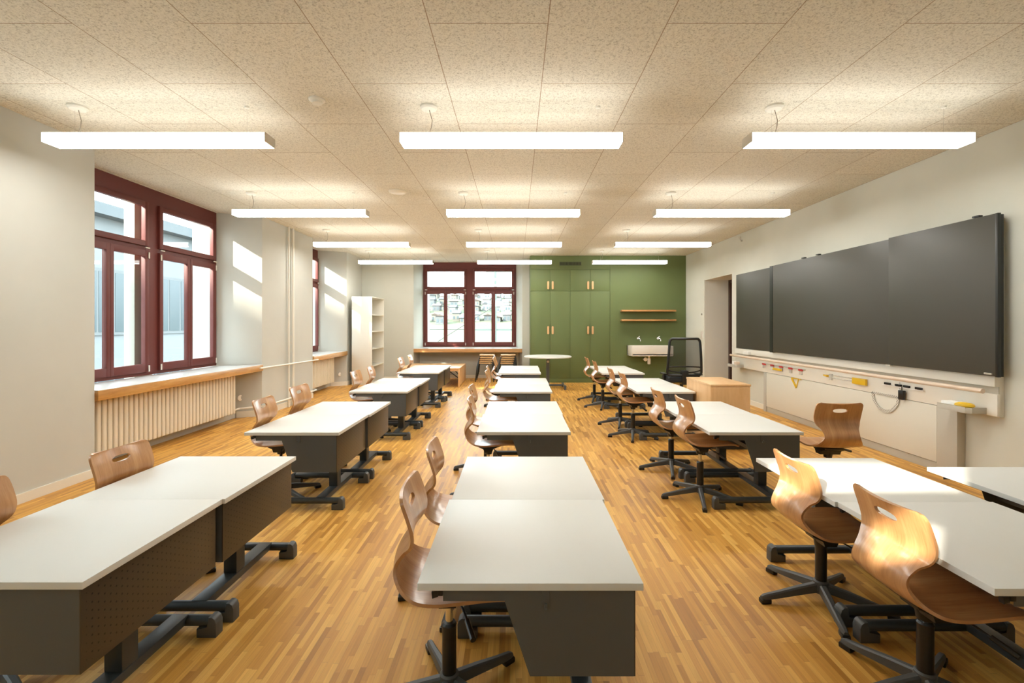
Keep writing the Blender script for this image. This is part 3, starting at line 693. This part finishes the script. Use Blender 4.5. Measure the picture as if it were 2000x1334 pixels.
ch = [('window-side', 0, 'nearer', -1.91, 1.76, 0.74, 4), ('window-side', 0, 'farther', -1.90, 2.43, 0.715, -4),
      ('window-side', 1, 'nearer', -1.845, 3.72, 0.765, 3), ('window-side', 1, 'farther', -1.845, 4.32, 0.785, -2),
      ('window-side', 2, 'nearer', -1.825, 5.78, 0.775, 0), ('window-side', 2, 'farther', -1.825, 6.38, 0.775, 4),
      ('window-side', 3, 'nearer', -1.805, 7.95, 0.785, 0), ('window-side', 3, 'farther', -1.805, 8.66, 0.785, 3),
      ('middle', 0, 'nearer', -0.240, 1.70, 0.777, 3), ('middle', 0, 'farther', -0.278, 2.37, 0.750, 2),
      ('middle', 1, 'nearer', -0.215, 3.68, 0.775, 2), ('middle', 1, 'farther', -0.275, 4.40, 0.772, -2),
      ('middle', 2, 'nearer', -0.215, 5.72, 0.780, 0), ('middle', 2, 'farther', -0.245, 6.42, 0.770, 2),
      ('middle', 3, 'nearer', -0.225, 7.76, 0.790, 0), ('middle', 3, 'farther', -0.235, 8.42, 0.780, 4),
      ('blackboard-side', 0, 'nearer', 1.473, 1.705, 0.722, 0), ('blackboard-side', 0, 'farther', 1.487, 2.31, 0.700, 0),
      ('blackboard-side', 1, 'nearer', 1.430, 3.68, 0.775, 0), ('blackboard-side', 1, 'farther', 1.440, 4.40, 0.740, 0),
      ('blackboard-side', 2, 'nearer', 1.400, 5.67, 0.765, 0), ('blackboard-side', 2, 'farther', 1.400, 6.37, 0.755, 0),
      ('blackboard-side', 3, 'nearer', 1.405, 7.68, 0.748, 0), ('blackboard-side', 3, 'farther', 1.385, 8.39, 0.757, 0)]
for (cn, i, who, x, y, zt, rz) in ch:
    chair(x, y, zt, R(rz), cl % (who, cn, rn[i]), 0 if cn == 'blackboard-side' else random.choice((-3, 0, 5)))
chair(2.37, 3.60, 0.770, R(88), 'plywood swivel chair seen from behind, standing alone before the blackboard', 20)

# ------------------------------------------------------------------ blackboard wall
XB = 3.90
bb = thing('blackboard', 'wide dark grey wall blackboard with sliding panels in a white frame', 'blackboard', (XB, 3.74, 0))
def yb(v): return v - 3.74
mb = MB(); mb.box(-0.022, 0.018, yb(3.80), yb(8.33), 0.60, 2.20); mb.build('backing', M['white_metal'], bb)
mb = MB(); mb.box(-0.105, -0.085, yb(4.82), yb(7.00), 0.937, 2.213, 0.002); mb.build('writing_panel', M['board'], bb, label='wide middle writing panel')
mb = MB(); mb.box(-0.110, -0.088, yb(3.745), yb(4.82), 0.935, 2.225, 0.002); mb.build('writing_panel', M['board'], bb, label='right-hand writing panel')
mb = MB(); mb.box(-0.066, -0.046, yb(7.11), yb(8.25), 0.937, 2.205, 0.002); mb.build('writing_panel', M['board'], bb, label='narrow left-hand writing panel')
mb = MB(); mb.box(-0.105, -0.04, yb(7.01), yb(7.09), 0.93, 2.213); mb.build('slide_track', M['track'], bb)
mb = MB(); mb.box(-0.084, -0.060, yb(3.77), yb(7.0), 0.94, 2.21); mb.build('rear_panel', M['track'], bb)
mb = MB(); mb.box(-0.112, -0.085, yb(3.725), yb(3.745), 0.930, 2.227, 0.002); mb.box(-0.060, -0.022, yb(3.765), yb(3.80), 0.93, 2.225, 0.002); mb.box(-0.085, -0.060, yb(3.745), yb(3.77), 0.94, 2.215); mb.build('end_track', M['track'], bb)
mb = MB(); mb.box(-0.060, -0.022, yb(3.80), yb(8.32), 0.845, 0.932, 0.003); mb.build('upper_ledge', M['white_metal'], bb)
mb = MB(); mb.box(-0.030, -0.022, yb(3.80), yb(8.32), 0.785, 0.845); mb.build('recess_strip', M['grey'], bb)
mb = MB(); mb.box(-0.050, -0.022, yb(3.79), yb(8.32), 0.608, 0.785, 0.003); mb.build('magnet_strip', M['white_metal'], bb)
mb = MB(); mb.tube((-0.115, yb(3.84), 0.806), (-0.115, yb(8.36), 0.806), 0.0195, n=20); rl = mb.build('handrail', M['rail'], bb, label='round pale wooden rail')
mb = MB()
for yy in (4.1, 5.2, 6.2, 7.2, 8.1): mb.box(-0.115, -0.028, yb(yy) - 0.012, yb(yy) + 0.012, 0.79, 0.80)
mb.build('rail_bracket', M['grey'], rl)
for yy, z in ((5.95, 2.216), (6.25, 2.216), (4.82, 0.925), (3.80, 0.945), (3.90, 2.228)):
    mb = MB(); mb.box(-0.12, -0.085, yb(yy) - 0.03, yb(yy) + 0.03, z, z + 0.014, 0.003); mb.build('catch', M['grey'] if z < 1 else M['track'], bb)
for (ya, ybb, lb) in ((4.13, 4.33, 'near'), (7.29, 7.36, 'far')):
    mb = MB(); mb.box(-0.055, 0.018, yb(ya), yb(ybb), 0.0, 0.607, 0.003); mb.build('post', M['grey'], bb)
mb = MB(); mb.box(-0.052, -0.020, yb(4.335), yb(7.285), 0.085, 0.603, 0.002); mb.build('lower_panel', M['panel'], bb)
mb = MB(); mb.box(-0.040, 0.018, yb(4.335), yb(7.285), 0.0, 0.078, 0.002); mb.build('kick_strip', M['grey'], bb)
# trays
def tray(y0, y1, label):
    o = thing('board_tray', label, 'tray', (3.846, y0, 0.615), 0, 'trays on the blackboard frame')
    mb = MB(); L_ = y1 - y0; dp = 0.15
    mb.prism([(0, 0), (0, L_), (-dp, L_), (-dp, 0.03), (-dp + 0.03, 0)], 0, 0.040, bev=0.002)
    mb.prism([(-dp, 0.031), (-dp, L_ - 0.001), (-dp + 0.006, L_ - 0.001), (-dp + 0.006, 0.033)], 0.0402, 0.050); mb.box(-dp + 0.032, -0.001, 0, 0.006, 0.0402, 0.050)
    mb.build('tray_body', M['grey'], o)
    return o
tray(3.87, 4.16, 'small grey ledge tray at the right end of the blackboard frame')
tray(8.0, 8.28, 'small grey ledge tray at the left end of the blackboard frame')
mb = MB()
for k in range(12):
    pass
mb.lathe([(0, 0.0), (0.045, 0.002), (0.052, 0.012), (0.048, 0.026), (0.03, 0.036), (0, 0.038)], n=28, M=Matrix.Translation((3.76, 3.97, 0.656)) @ Matrix.Rotation(R(20), 4, 'Z') @ Matrix.Diagonal((0.9, 1.35, 1, 1)))
tag(mb.build('sponge', M['yellow']), 'yellow sponge lying in the right-hand tray below the blackboard', 'sponge')
mb = MB(); mb.box(-0.045, 0.045, -0.07, 0.07, 0, 0.030, 0.006, M=Matrix.Translation((3.775, 4.085, 0.656)) @ Matrix.Rotation(R(10), 4, 'Z')); tag(mb.build('eraser', M['paper']), 'white felt eraser beside the yellow sponge', 'eraser')
mb = MB(); mb.box(-0.03, 0.03, -0.05, 0.05, 0, 0.05, 0.004, M=Matrix.Translation((3.775, 8.18, 0.656)) @ Matrix.Rotation(R(-8), 4, 'Z')); tag(mb.build('paper_packet', M['paper']), 'white paper packet standing in the left-hand tray', 'packet')
mb = MB(); mb.box(3.73, 3.79, 8.02, 8.11, 0.656, 0.71, 0.004); tag(mb.build('chalk_box', M['rail']), 'small tan chalk box in the left-hand tray', 'box')
mb = MB(); mb.box(3.79, 3.838, 7.72, 7.90, 0.850, 0.90, 0.006, M=Matrix.Translation((-0.01, 0, -0.002))); eb = tag(mb.build('whiteboard_eraser', M['paper']), 'white block eraser on the ledge under the left blackboard panel', 'eraser')
# chalk holders (clips) with red ends
cr = thing('chalk_rack', 'grey rail with five red-tipped clips on the magnet strip', 'rack', (3.848, 6.30, 0.74))
mb = MB(); mb.box(-0.012, 0.002, 0, 1.10, -0.004, 0.004); mb.build('rail', M['grey'], cr)
for k in range(5):
    mb = MB(); mb.box(-0.022, 0, 0.05 + k*0.235, 0.13 + k*0.235, -0.022, 0.004, 0.003); c_ = mb.build('clip', M['red'], cr)
    mb = MB(); mb.box(-0.018, 0, 0.06 + k*0.235, 0.12 + k*0.235, -0.072, -0.022, 0.003); mb.build('clip_body', M['clear'], c_)
mb = MB(); mb.box(3.815, 3.836, 6.83, 7.05, 0.672, 0.702, 0.004); tag(mb.build('chalk_case', M['yellow']), 'yellow case hanging among the red-tipped clips', 'case')
mb = MB(); mb.prism([(6.35, 0.69), (6.60, 0.69), (6.46, 0.52)], 3.832, 3.838, 'x')
# set square: three bars
sq = MB()
def bar3(mb, a, b, w_, x0=3.835, x1=3.842):
    a = Vector(a); b = Vector(b); d_ = (b - a).normalized(); n_ = Vector((-d_.y, d_.x))*w_/2
    mb.prism([tuple(a - n_), tuple(b - n_), tuple(b + n_), tuple(a + n_)], x0, x1, 'x')
mb.bm.free()
bar3(sq, (6.38, 0.602), (6.60, 0.602), 0.012); bar3(sq, (6.44, 0.602), (6.49, 0.48), 0.012); bar3(sq, (6.49, 0.48), (6.60, 0.60), 0.03)
tag(sq.build('set_square', M['yellow']), 'small yellow set square hanging below the magnet strip', 'set square')
cp = thing('board_compass', 'yellow and clear blackboard compass on the magnet strip', 'compass', (3.848, 5.15, 0.70))
mb = MB(); mb.box(-0.03, -0.004, 0.03, 0.24, -0.025, 0.045, 0.006); mb.build('compass_head', M['yellow'], cp)
mb = MB(); mb.tube((-0.012, 0.2, 0.03), (-0.012, 0.66, 0.028), 0.006, n=8); mb.tube((-0.012, 0.2, 0.0), (-0.012, 0.66, -0.005), 0.006, n=8); mb.box(-0.018, 0, 0.60, 0.64, -0.03, 0.04); mb.build('compass_arm', M['clear'], cp)
mb = MB(); mb.tube((-0.012, 0.68, 0.012), (-0.012, 0.76, 0.014), 0.016, 0.008, 10); mb.build('compass_tip', M['yellow'], cp)
hk = thing('hook_rail', 'white angle with dark magnets under the blackboard rail', 'hook rail', (3.848, 4.50, 0.735))
mb = MB(); mb.box(-0.016, -0.006, -0.04, 0.46, -0.022, -0.012); mb.box(-0.016, -0.006, 0.24, 0.25, -0.12, 0.03); mb.build('angle', M['paper'], hk)
for yy in (-0.02, 0.12, 0.22, 0.36):
    mb = MB(); mb.box(-0.02, 0.0, yy, yy + 0.07, -0.010, 0.012, 0.003); mb.build('magnet', M['black'], hk)
mb = MB(); mb.box(3.80, 3.832, 4.655, 4.715, 0.602, 0.695, 0.006); mb.tube((3.816, 4.685, 0.69), (3.816, 4.685, 0.728), 0.004, n=6); tag(mb.build('hanging_eraser', M['black']), 'small black eraser block hanging from the hook rail', 'eraser')
# protractor
mb = MB(); n = 30; yc, zc, ro, ri = 4.93, 0.615, 0.185, 0.155
for k in range(n):
    a0, a1 = PI + PI*k/n, PI + PI*(k+1)/n
    mb.prism([(yc + ri*math.cos(a0), zc + ri*math.sin(a0)), (yc + ro*math.cos(a0), zc + ro*math.sin(a0)), (yc + ro*math.cos(a1), zc + ro*math.sin(a1)), (yc + ri*math.cos(a1), zc + ri*math.sin(a1))], 3.838, 3.843, 'x')
bar3(mb, (yc - ro, zc), (yc + ro, zc), 0.02, 3.838, 3.843)
pm = mat('grey_clear_plastic', (0.55, 0.53, 0.48), 0.3); t = NT(pm)
v = t.coords(); wv = t.n('ShaderNodeTexChecker'); wv.inputs['Scale'].default_value = 75; t.l(v, wv.inputs[0]); wv.inputs[1].default_value = (0.32, 0.31, 0.28, 1); wv.inputs[2].default_value = (0.72, 0.70, 0.63, 1)
t.l(wv.outputs[0], t.b.inputs['Base Color'])
tag(mb.build('protractor', pm), 'large half-round protractor hanging below the blackboard rail', 'protractor')
# wall bits
mb = MB(); mb.box(3.908, 3.92, 9.95, 10.03, 1.04, 1.20, 0.003); tag(mb.build('light_switch', M['ceramic']), 'white light switch plate beside the door recess', 'switch')
mb = MB(); mb.lathe([(0, 0), (0.022, 0), (0.018, 0.02), (0, 0.024)], n=16, M=Matrix.Translation((3.92, 9.99, 1.56)) @ Matrix.Rotation(R(-90), 4, 'Y')); tag(mb.build('key_switch', M['grey']), 'small round key switch above the light switch', 'switch')
mb = MB(); mb.tube((3.92, 8.2, 2.80), (3.88, 8.2, 2.80), 0.008, n=8); mb.tube((3.885, 8.2, 2.80), (3.87, 8.16, 2.86), 0.006, n=8); mb.tube((3.885, 8.2, 2.80), (3.87, 8.24, 2.86), 0.006, n=8); mb.lathe([(0, -0.02), (0.012, -0.015), (0.012, 0.0), (0, 0.005)], 3.90, 8.2, 12, M=Matrix.Translation((0, 0, 2.79)))
tag(mb.build('wall_hook', M['grey']), 'small forked hook high on the wall above the door recess', 'hook')

# ------------------------------------------------------------------ teacher's pedestal and chair
pd = thing('teacher_pedestal', 'low beech storage pedestal beside the desks near the blackboard', 'cabinet', (2.085, 5.07, 0))
mb = MB(); mb.box(0.0, 0.425, 0.012, 0.72, 0.03, 0.680, 0.002); mb.build('body', M['beech'], pd)
mb = MB(); mb.box(-0.004, 0.429, -0.004, 0.724, 0.681, 0.703, 0.002); mb.build('top', M['beech'], pd)
mb = MB(); mb.box(0.004, 0.421, 0.0, 0.012, 0.036, 0.675, 0.001); mb.build('cabinet_door', M['beech'], pd)
mb = MB(); mb.box(0.02, 0.405, 0.03, 0.70, 0.0, 0.03); mb.build('plinth', M['steel'], pd)

oc = thing('office_chair', 'black office swivel chair with see-through mesh back', 'chair', (2.66, 7.62, 0), R(-4))
# back stands toward the camera (local -y), seat away
def back_pt(u, v, off=0):
    """u -1..1 across, v 0..1 up"""
    hw = 0.265 - 0.035*v**1.2
    y = -0.20 - 0.02*math.sin(v*PI) + 0.045*(u*u) + off
    return Vector((u*hw, y - 0.03*v, 0.545 + 0.575*v))
mb = MB(); loop = []
cr_ = 0.10
def rr_pts():
    P_ = []
    for (cx_, cy_, a0) in ((1 - cr_*2, 1 - cr_, 0), (-1 + cr_*2, 1 - cr_, 90), (-1 + cr_*2, cr_, 180), (1 - cr_*2, cr_, 270)):
        for q in range(6):
            a = R(a0 + q*18); P_.append((cx_ + cr_*2*math.cos(a), cy_ + cr_*math.sin(a)))
        nx = {0: (-1, 0), 90: (0, -1), 180: (1, 0), 270: (0, 1)}[a0]
    return P_
P_ = rr_pts(); full = []
for i in range(len(P_)):
    a = P_[i]; b = P_[(i+1) % len(P_)]; dd = math.hypot(b[0]-a[0], b[1]-a[1]); k = max(1, int(dd/0.12))
    for q in range(k): full.append((a[0] + (b[0]-a[0])*q/k, a[1] + (b[1]-a[1])*q/k))
full.append(full[0]); full.append(full[1])
mb.path([back_pt(u, v) for u, v in full], 0.020, 10); bf = mb.build('back_frame', M['black'], oc)
b = bmesh.new(); g_ = [[b.verts.new(back_pt(-0.97 + 1.94*i/12, 0.02 + 0.96*j/12)) for i in range(13)] for j in range(13)]
for j in range(12):
    for i in range(12): b.faces.new((g_[j][i], g_[j][i+1], g_[j+1][i+1], g_[j+1][i]))
mb = MB(); mb._merge(b, True); mb.build('back_mesh', M['mesh'], oc)
mb = MB(); mb.path([back_pt(-0.97 + 1.94*i/12, 0.24 - 0.02*(i-6)**2/36, 0.02) for i in range(13)], 0.010, 8); mb.path([back_pt(-0.95 + 1.9*i/12, 0.13 - 0.06*(1 - (i-6)**2/36), 0.02) for i in range(13)], 0.010, 8); mb.build('lumbar_support', M['black'], oc)
mb = MB(); mb.box(-0.25, 0.25, -0.20, 0.26, 0.43, 0.515, 0.03, seg=3); mb.build('seat', M['fabric'], oc)
mb = MB(); mb.box(-0.05, 0.05, -0.23, -0.10, 0.40, 0.62, 0.01); mb.build('back_bracket', M['black'], oc)
for s_ in (-1, 1):
    mb = MB(); mb.box(s_*0.255, s_*0.285, -0.02, 0.03, 0.42, 0.535, 0.008); mb.box(s_*0.235, s_*0.305, -0.10, 0.16, 0.535, 0.56, 0.010); mb.box(s_*0.1, s_*0.29, -0.02, 0.03, 0.405, 0.43, 0.006); mb.build('armrest', M['black'], oc)
mb = MB(); mb.tube((0, 0, 0.10), (0, 0, 0.42), 0.028); mb.build('gas_column', M['black'], oc)
for k in range(5):
    a = R(20 + 72*k); mb = MB(); mb.box(0.0, 0.30, -0.02, 0.02, 0.07, 0.11, 0.006, M=Matrix.Rotation(a, 4, 'Z')); lg = mb.build('leg', M['black'], oc)
    mb = MB(); p = (0.29*math.cos(a), 0.29*math.sin(a)); mb.tube((p[0] - 0.02*math.sin(a), p[1] + 0.02*math.cos(a), 0.03), (p[0] + 0.02*math.sin(a), p[1] - 0.02*math.cos(a), 0.03), 0.03); mb.build('caster', M['black'], lg)

# ------------------------------------------------------------------ round standing table
rt = thing('round_table', 'round white pedestal table in front of the green cupboard', 'table', (0.67, 10.0, 0))
mb = MB(); mb.lathe([(0, 0.652), (0.497, 0.652), (0.5, 0.656), (0.5, 0.672), (0.497, 0.676), (0, 0.676)], n=64, smooth=False); mb.build('tabletop', M['desk'], rt)
mb = MB(); mb.box(-0.033, 0.033, -0.033, 0.033, 0.06, 0.62, 0.004); mb.box(-0.2, 0.2, -0.03, 0.03, 0.62, 0.651, 0.003); mb.box(-0.03, 0.03, -0.2, 0.2, 0.62, 0.651, 0.003); mb.build('column', M['steel'], rt)
mb = MB(); mb.box(-0.33, 0.33, -0.03, 0.03, 0.045, 0.082, 0.004); mb.build('floor_beam', M['steel'], rt)
for s_ in (-1, 1):
    mb = MB(); mb.tube((s_*0.34, -0.26, 0.058), (s_*0.34, 0.26, 0.058), 0.022, n=16); f_ = mb.build('foot', M['steel'], rt)
    for q in (-1, 1): mb = MB(); mb.box(s_*0.34 - 0.025, s_*0.34 + 0.025, q*0.28, q*0.20, 0.0, 0.085, 0.008); mb.build('foot_pad', M['plastic'], f_)
mb = MB(); mb.tube((0, -0.034, 0.56), (0, -0.06, 0.56), 0.026); mb.tube((0, -0.06, 0.56), (0, -0.064, 0.56), 0.008); mb.build('knob', M['ceramic'], rt, label='round white knob')

# ------------------------------------------------------------------ stacked stools
def make_stool(label):
    r = thing('stool', label, 'stool', (0, 0, 0), 0, 'stacked plywood stools under the far window')
    mb = MB(); mb.box(-0.165, 0.165, -0.165, 0.165, 0.435, 0.452, 0.0)
    mb.bm.free(); mb = MB()
    pts = []
    for (cx_, cy_, a0) in ((0.12, 0.12, 0), (-0.12, 0.12, 90), (-0.12, -0.12, 180), (0.12, -0.12, 270)):
        for q in range(7): a = R(a0 + q*15); pts.append((cx_ + 0.052*math.cos(a), cy_ + 0.052*math.sin(a)))
    mb.prism(pts, 0.430, 0.450, bev=0.005); mb.build('seat', M['beech'], r)
    for sx in (-1, 1):
        for sy in (-1, 1):
            mb = MB(); mb.path([(sx*0.09, sy*0.145, 0.424), (sx*0.13, sy*0.155, 0.424), (sx*0.168, sy*0.172, 0.405), (sx*0.180, sy*0.182, 0.36), (sx*0.215, sy*0.215, 0.006)], 0.010, 8); mb.build('leg', M['track'], r)
    mb = MB(); mb.tube((-0.1, 0.145, 0.421), (0.1, 0.145, 0.421), 0.009); mb.tube((-0.1, -0.145, 0.421), (0.1, -0.145, 0.421), 0.009); mb.tube((0.0, -0.145, 0.421), (0.0, 0.145, 0.421), 0.009); mb.build('seat_frame', M['track'], r)
    remember(r); return r
S0 = None
pos = ['bottom', 'second from bottom', 'middle', 'second from top', 'top']
for (x, nm) in ((-0.73, 'left stack'), (-0.235, 'right stack')):
    for k in range(5):
        lb = 'plywood stool with dark legs, %s of the %s under the far window' % (pos[k], nm)
        p = (x + 0.012*k, 11.19 + 0.002*k, 0.046*k)
        if S0 is None: S0 = make_stool(lb); S0.location = p; S0.rotation_euler = (0, 0, R(0))
        else: dup(S0, p, R(0), lb)

# ------------------------------------------------------------------ low wooden table at the back left
lt = thing('low_table', 'low beech table with black diagonal braces under the far window', 'table', (-2.50, 10.10, 0))
mb = MB(); mb.box(0, 1.30, 0, 1.24, 0.383, 0.410, 0.003); mb.build('tabletop', M['beech'], lt)
for x in (0.0, 1.262):
    mb = MB(); mb.box(x, x + 0.038, 0.0, 0.055, 0, 0.383, 0.003); mb.build('leg', M['beech'], lt)
    mb = MB(); mb.box(x + 0.004, x + 0.034, 0.0551, 1.23, 0.03, 0.382, 0.003); mb.build('side_panel', M['beech'], lt)
for (xa, xb) in ((1.255, 1.02), (0.045, 0.28)):
    mb = MB(); mb.tube((xa, 0.06, 0.20), (xb, 0.06, 0.375), 0.011, n=10); mb.tube((xa, 0.10, 0.275), ((xa + xb)/2 + 0.02, 0.10, 0.375), 0.010, n=10); mb.build('brace', M['black'], lt)
mb = MB(); mb.box(0.04, 1.26, 0.01, 0.03, 0.345, 0.382, 0.002); mb.build('apron', M['beech'], lt)

# ------------------------------------------------------------------ white bookcase
bc = thing('bookcase', 'tall white open bookcase in the far left corner', 'bookcase', (-3.63, 10.46, 0))
D_, Wd, Hh = 0.445, 0.975, 1.96
for yy in (0.0, Wd - 0.02):
    mb = MB(); mb.box(0, D_, yy, yy + 0.02, 0, Hh, 0.001); mb.build('side_panel', M['white_metal'], bc)
mb = MB(); mb.box(0, 0.01, 0.02, Wd - 0.02, 0, Hh); mb.build('back_panel', M['white_metal'], bc)
for z in (0.0, 0.40, 0.785, 1.17, 1.545, Hh - 0.022):
    mb = MB(); mb.box(0.011, D_ - (0.0 if z > 1.9 else 0.008), 0.0205, Wd - 0.0205, z + 0.0005, z + 0.022, 0.001); mb.build('shelf', M['white_metal'], bc)

# ------------------------------------------------------------------ outside
mfar = {}
def omat(n, c, r=0.9): 
    if n not in mfar: mfar[n] = plaster(n, c, r, 0.0)
    return mfar[n]
mb = MB(); mb.box(-120, 120, -60, 40, -8.2, -8.0); struct(mb.build('ground_1', omat('asphalt', (0.20, 0.20, 0.19))), 'street level ground outside')
# neighbour facade seen through the left windows
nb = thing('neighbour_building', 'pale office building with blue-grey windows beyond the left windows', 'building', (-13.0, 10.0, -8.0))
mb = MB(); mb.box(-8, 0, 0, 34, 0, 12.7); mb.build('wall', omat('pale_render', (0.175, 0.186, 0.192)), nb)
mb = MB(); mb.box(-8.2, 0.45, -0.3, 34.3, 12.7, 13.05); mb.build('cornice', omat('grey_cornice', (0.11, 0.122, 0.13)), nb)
gm_ = mat('bluish_window', (0.050, 0.068, 0.078), 0.25)
for zz in (5.6, 9.0):
    for k in range(11):
        y0 = 1.0 + k*3.0
        mb = MB(); mb.box(0.0, 0.05, y0, y0 + 1.9, zz, zz + 2.1, 0.0); f_ = mb.build('window', omat('pale_frame', (0.14, 0.148, 0.152)), nb)
        mb = MB()
        for q in range(3): mb.box(0.05, 0.06, y0 + 0.08 + q*0.61, y0 + 0.08 + q*0.61 + 0.53, zz + 0.1, zz + 2.0)
        mb.build('pane', gm_, f_)
nb2 = thing('sun_blocker', 'plain pale block added to shade the left windows, out of view', 'building', (-20.0, -1.0, -8.0))  # added unseen block, cuts the low sun reaching the left windows
mb = MB(); mb.box(-7, 0, -24, 0, 0, 20.6); mb.build('wall', omat('white_bounce_render', (0.70, 0.70, 0.68)), nb2)  # kept bright to bounce fill light into the left windows
mb = MB(); mb.box(-1.5, -0.2, -17.6, -12.0, 20.76, 29.0); mb.build('sun_blocker_tower', omat('pale_render', (0.175, 0.186, 0.192)), nb2)  # added to keep the sun out of the near side window
mb = MB(); mb.box(-7.1, 0.1, -24.1, 0.1, 20.6, 20.75); mb.build('roof', omat('grey_cornice', (0.11, 0.122, 0.13)), nb2)
# hillside beyond the far window
hm = mat('meadow_and_trees', (0.3, 0.35, 0.2), 0.95); t = NT(hm); v = t.coords()
n1 = t.noise(v, 0.05, 4, 0.6); t.l(t.ramp(n1, [(0.38, (0.040, 0.060, 0.030)), (0.46, (0.062, 0.076, 0.036)), (0.62, (0.072, 0.084, 0.042)), (0.75, (0.052, 0.070, 0.036))]), t.b.inputs['Base Color'])
def hill_z(x, y):
    P_ = [(0, -8.0), (40, -8.0), (52, -3.5), (130, 2.6), (270, 16.5), (400, 20.0)]
    for (a, za), (b_, zb) in zip(P_[:-1], P_[1:]):
        if y <= b_: return za + (zb - za)*(y - a)/(b_ - a) + (0.5*math.sin(x*0.07 + y*0.05) if y > 52 else 0)
    return P_[-1][1]
b = bmesh.new(); nx_, ny_ = 40, 40
G = [[b.verts.new((-120 + 240*i/nx_, 38 + 262*j/ny_, hill_z(-120 + 240*i/nx_, 38 + 262*j/ny_))) for i in range(nx_ + 1)] for j in range(ny_ + 1)]
for j in range(ny_):
    for i in range(nx_): b.faces.new((G[j][i], G[j][i+1], G[j+1][i+1], G[j+1][i]))
mb = MB(); mb._merge(b, True); hl = mb.build('hillside', hm, sharp=0); hl['kind'] = 'structure'; hl['label'] = 'green hillside beyond the far window'
wm = [omat('white_house', (0.15, 0.15, 0.147)), omat('cream_house', (0.13, 0.124, 0.108)), omat('grey_house', (0.095, 0.10, 0.104))]
rm = [omat('red_roof', (0.080, 0.062, 0.054)), omat('grey_roof', (0.060, 0.064, 0.070))]
rs = random.Random(3)
wcol = ['white', 'cream', 'grey']; rcol = ['reddish', 'grey']
orow = ['lowest', 'second', 'third', 'fourth', 'topmost']; oth = ['first', 'second', 'third', 'fourth', 'fifth', 'sixth', 'seventh', 'eighth', 'ninth', 'tenth']
for ri, yy in enumerate((128, 160, 192, 226, 262)):
    cnt = 10; x0_, x1_ = -0.205*yy, 0.015*yy; cw = (x1_ - x0_)/cnt
    for k in range(cnt):
        W_ = cw*rs.uniform(0.45, 0.72); x = x0_ + cw*(k + 0.5) + rs.uniform(-0.08, 0.08)*cw
        y = yy + rs.uniform(-9, 5); H_ = rs.uniform(1.5, 2.6)*(0.7 + yy/400); Dp = rs.uniform(5, 7)
        wi, ri_ = rs.randrange(3), rs.randrange(2)
        h = thing('hillside_house', '%s house with %s roof, %s from the left in the %s row on the hillside' % (wcol[wi], rcol[ri_], oth[k], orow[ri]), 'house', (x, y, hill_z(x, y) - 0.3), rs.uniform(-0.15, 0.15), 'houses on the far hillside')
        mb = MB(); mb.box(-W_/2, W_/2, 0, Dp, 0, H_); mb.build('wall', wm[wi], h)
        mb = MB()
        if rs.random() < 0.5: mb.prism([(-W_/2 - 0.25, H_), (W_/2 + 0.25, H_), (0, H_ + W_*0.25)], -0.3, Dp + 0.3, 'y')
        else: mb.prism([(-0.3, H_), (Dp + 0.3, H_), (Dp/2, H_ + 0.9)], -W_/2 - 0.3, W_/2 + 0.3, 'x')
        mb.build('roof', rm[ri_], h)
        nw = max(2, int(W_/1.1))
        for q in range(nw):
            x_ = -W_/2 + (q + 0.5)*W_/nw; mb = MB(); mb.box(x_ - 0.25, x_ + 0.25, -0.05, 0.02, H_*0.35, H_*0.35 + 0.8); mb.build('window', gm_, h)
# catenary mast, wires and footbridge rail outside the far window
ms = thing('overhead_line_mast', 'pale green railway mast with cross arms outside the far window', 'mast', (-1.48, 34.0, -8.0))
gmt = mat('pale_green_steel', (0.055, 0.080, 0.074), 0.6)
mb = MB(); mb.box(-0.09, 0.09, -0.09, 0.09, 0, 15.5); mb.build('pole', gmt, ms)
mb = MB(); mb.box(-0.7, 2.2, -0.05, 0.05, 13.08, 13.18); mb.build('cross_arm', gmt, ms); mb = MB(); mb.box(-1.5, 2.2, -0.05, 0.05, 8.88, 8.99); mb.build('cross_arm', gmt, ms)
wr = mat('wire_grey', (0.02, 0.024, 0.026), 0.6)
for nm, pts_, r_ in (('contact_wire', [(-8, 34, 0.95), (-6, 34, 0.97), (4, 34, 0.99)], 0.022), ('carrier_wire', [(-8, 34, 4.95), (-4, 34, 4.93), (2, 34, 4.92)], 0.012), ('stay_wire', [(-5.6, 33.9, 0.1), (-4.0, 33.9, 1.1), (-1.7, 33.9, 2.55)], 0.026)):
    mb = MB(); mb.path([(p[0] + 1.48, p[1] - 34.0, p[2] + 8.0) for p in pts_], r_, 6); mb.build(nm, wr, ms)
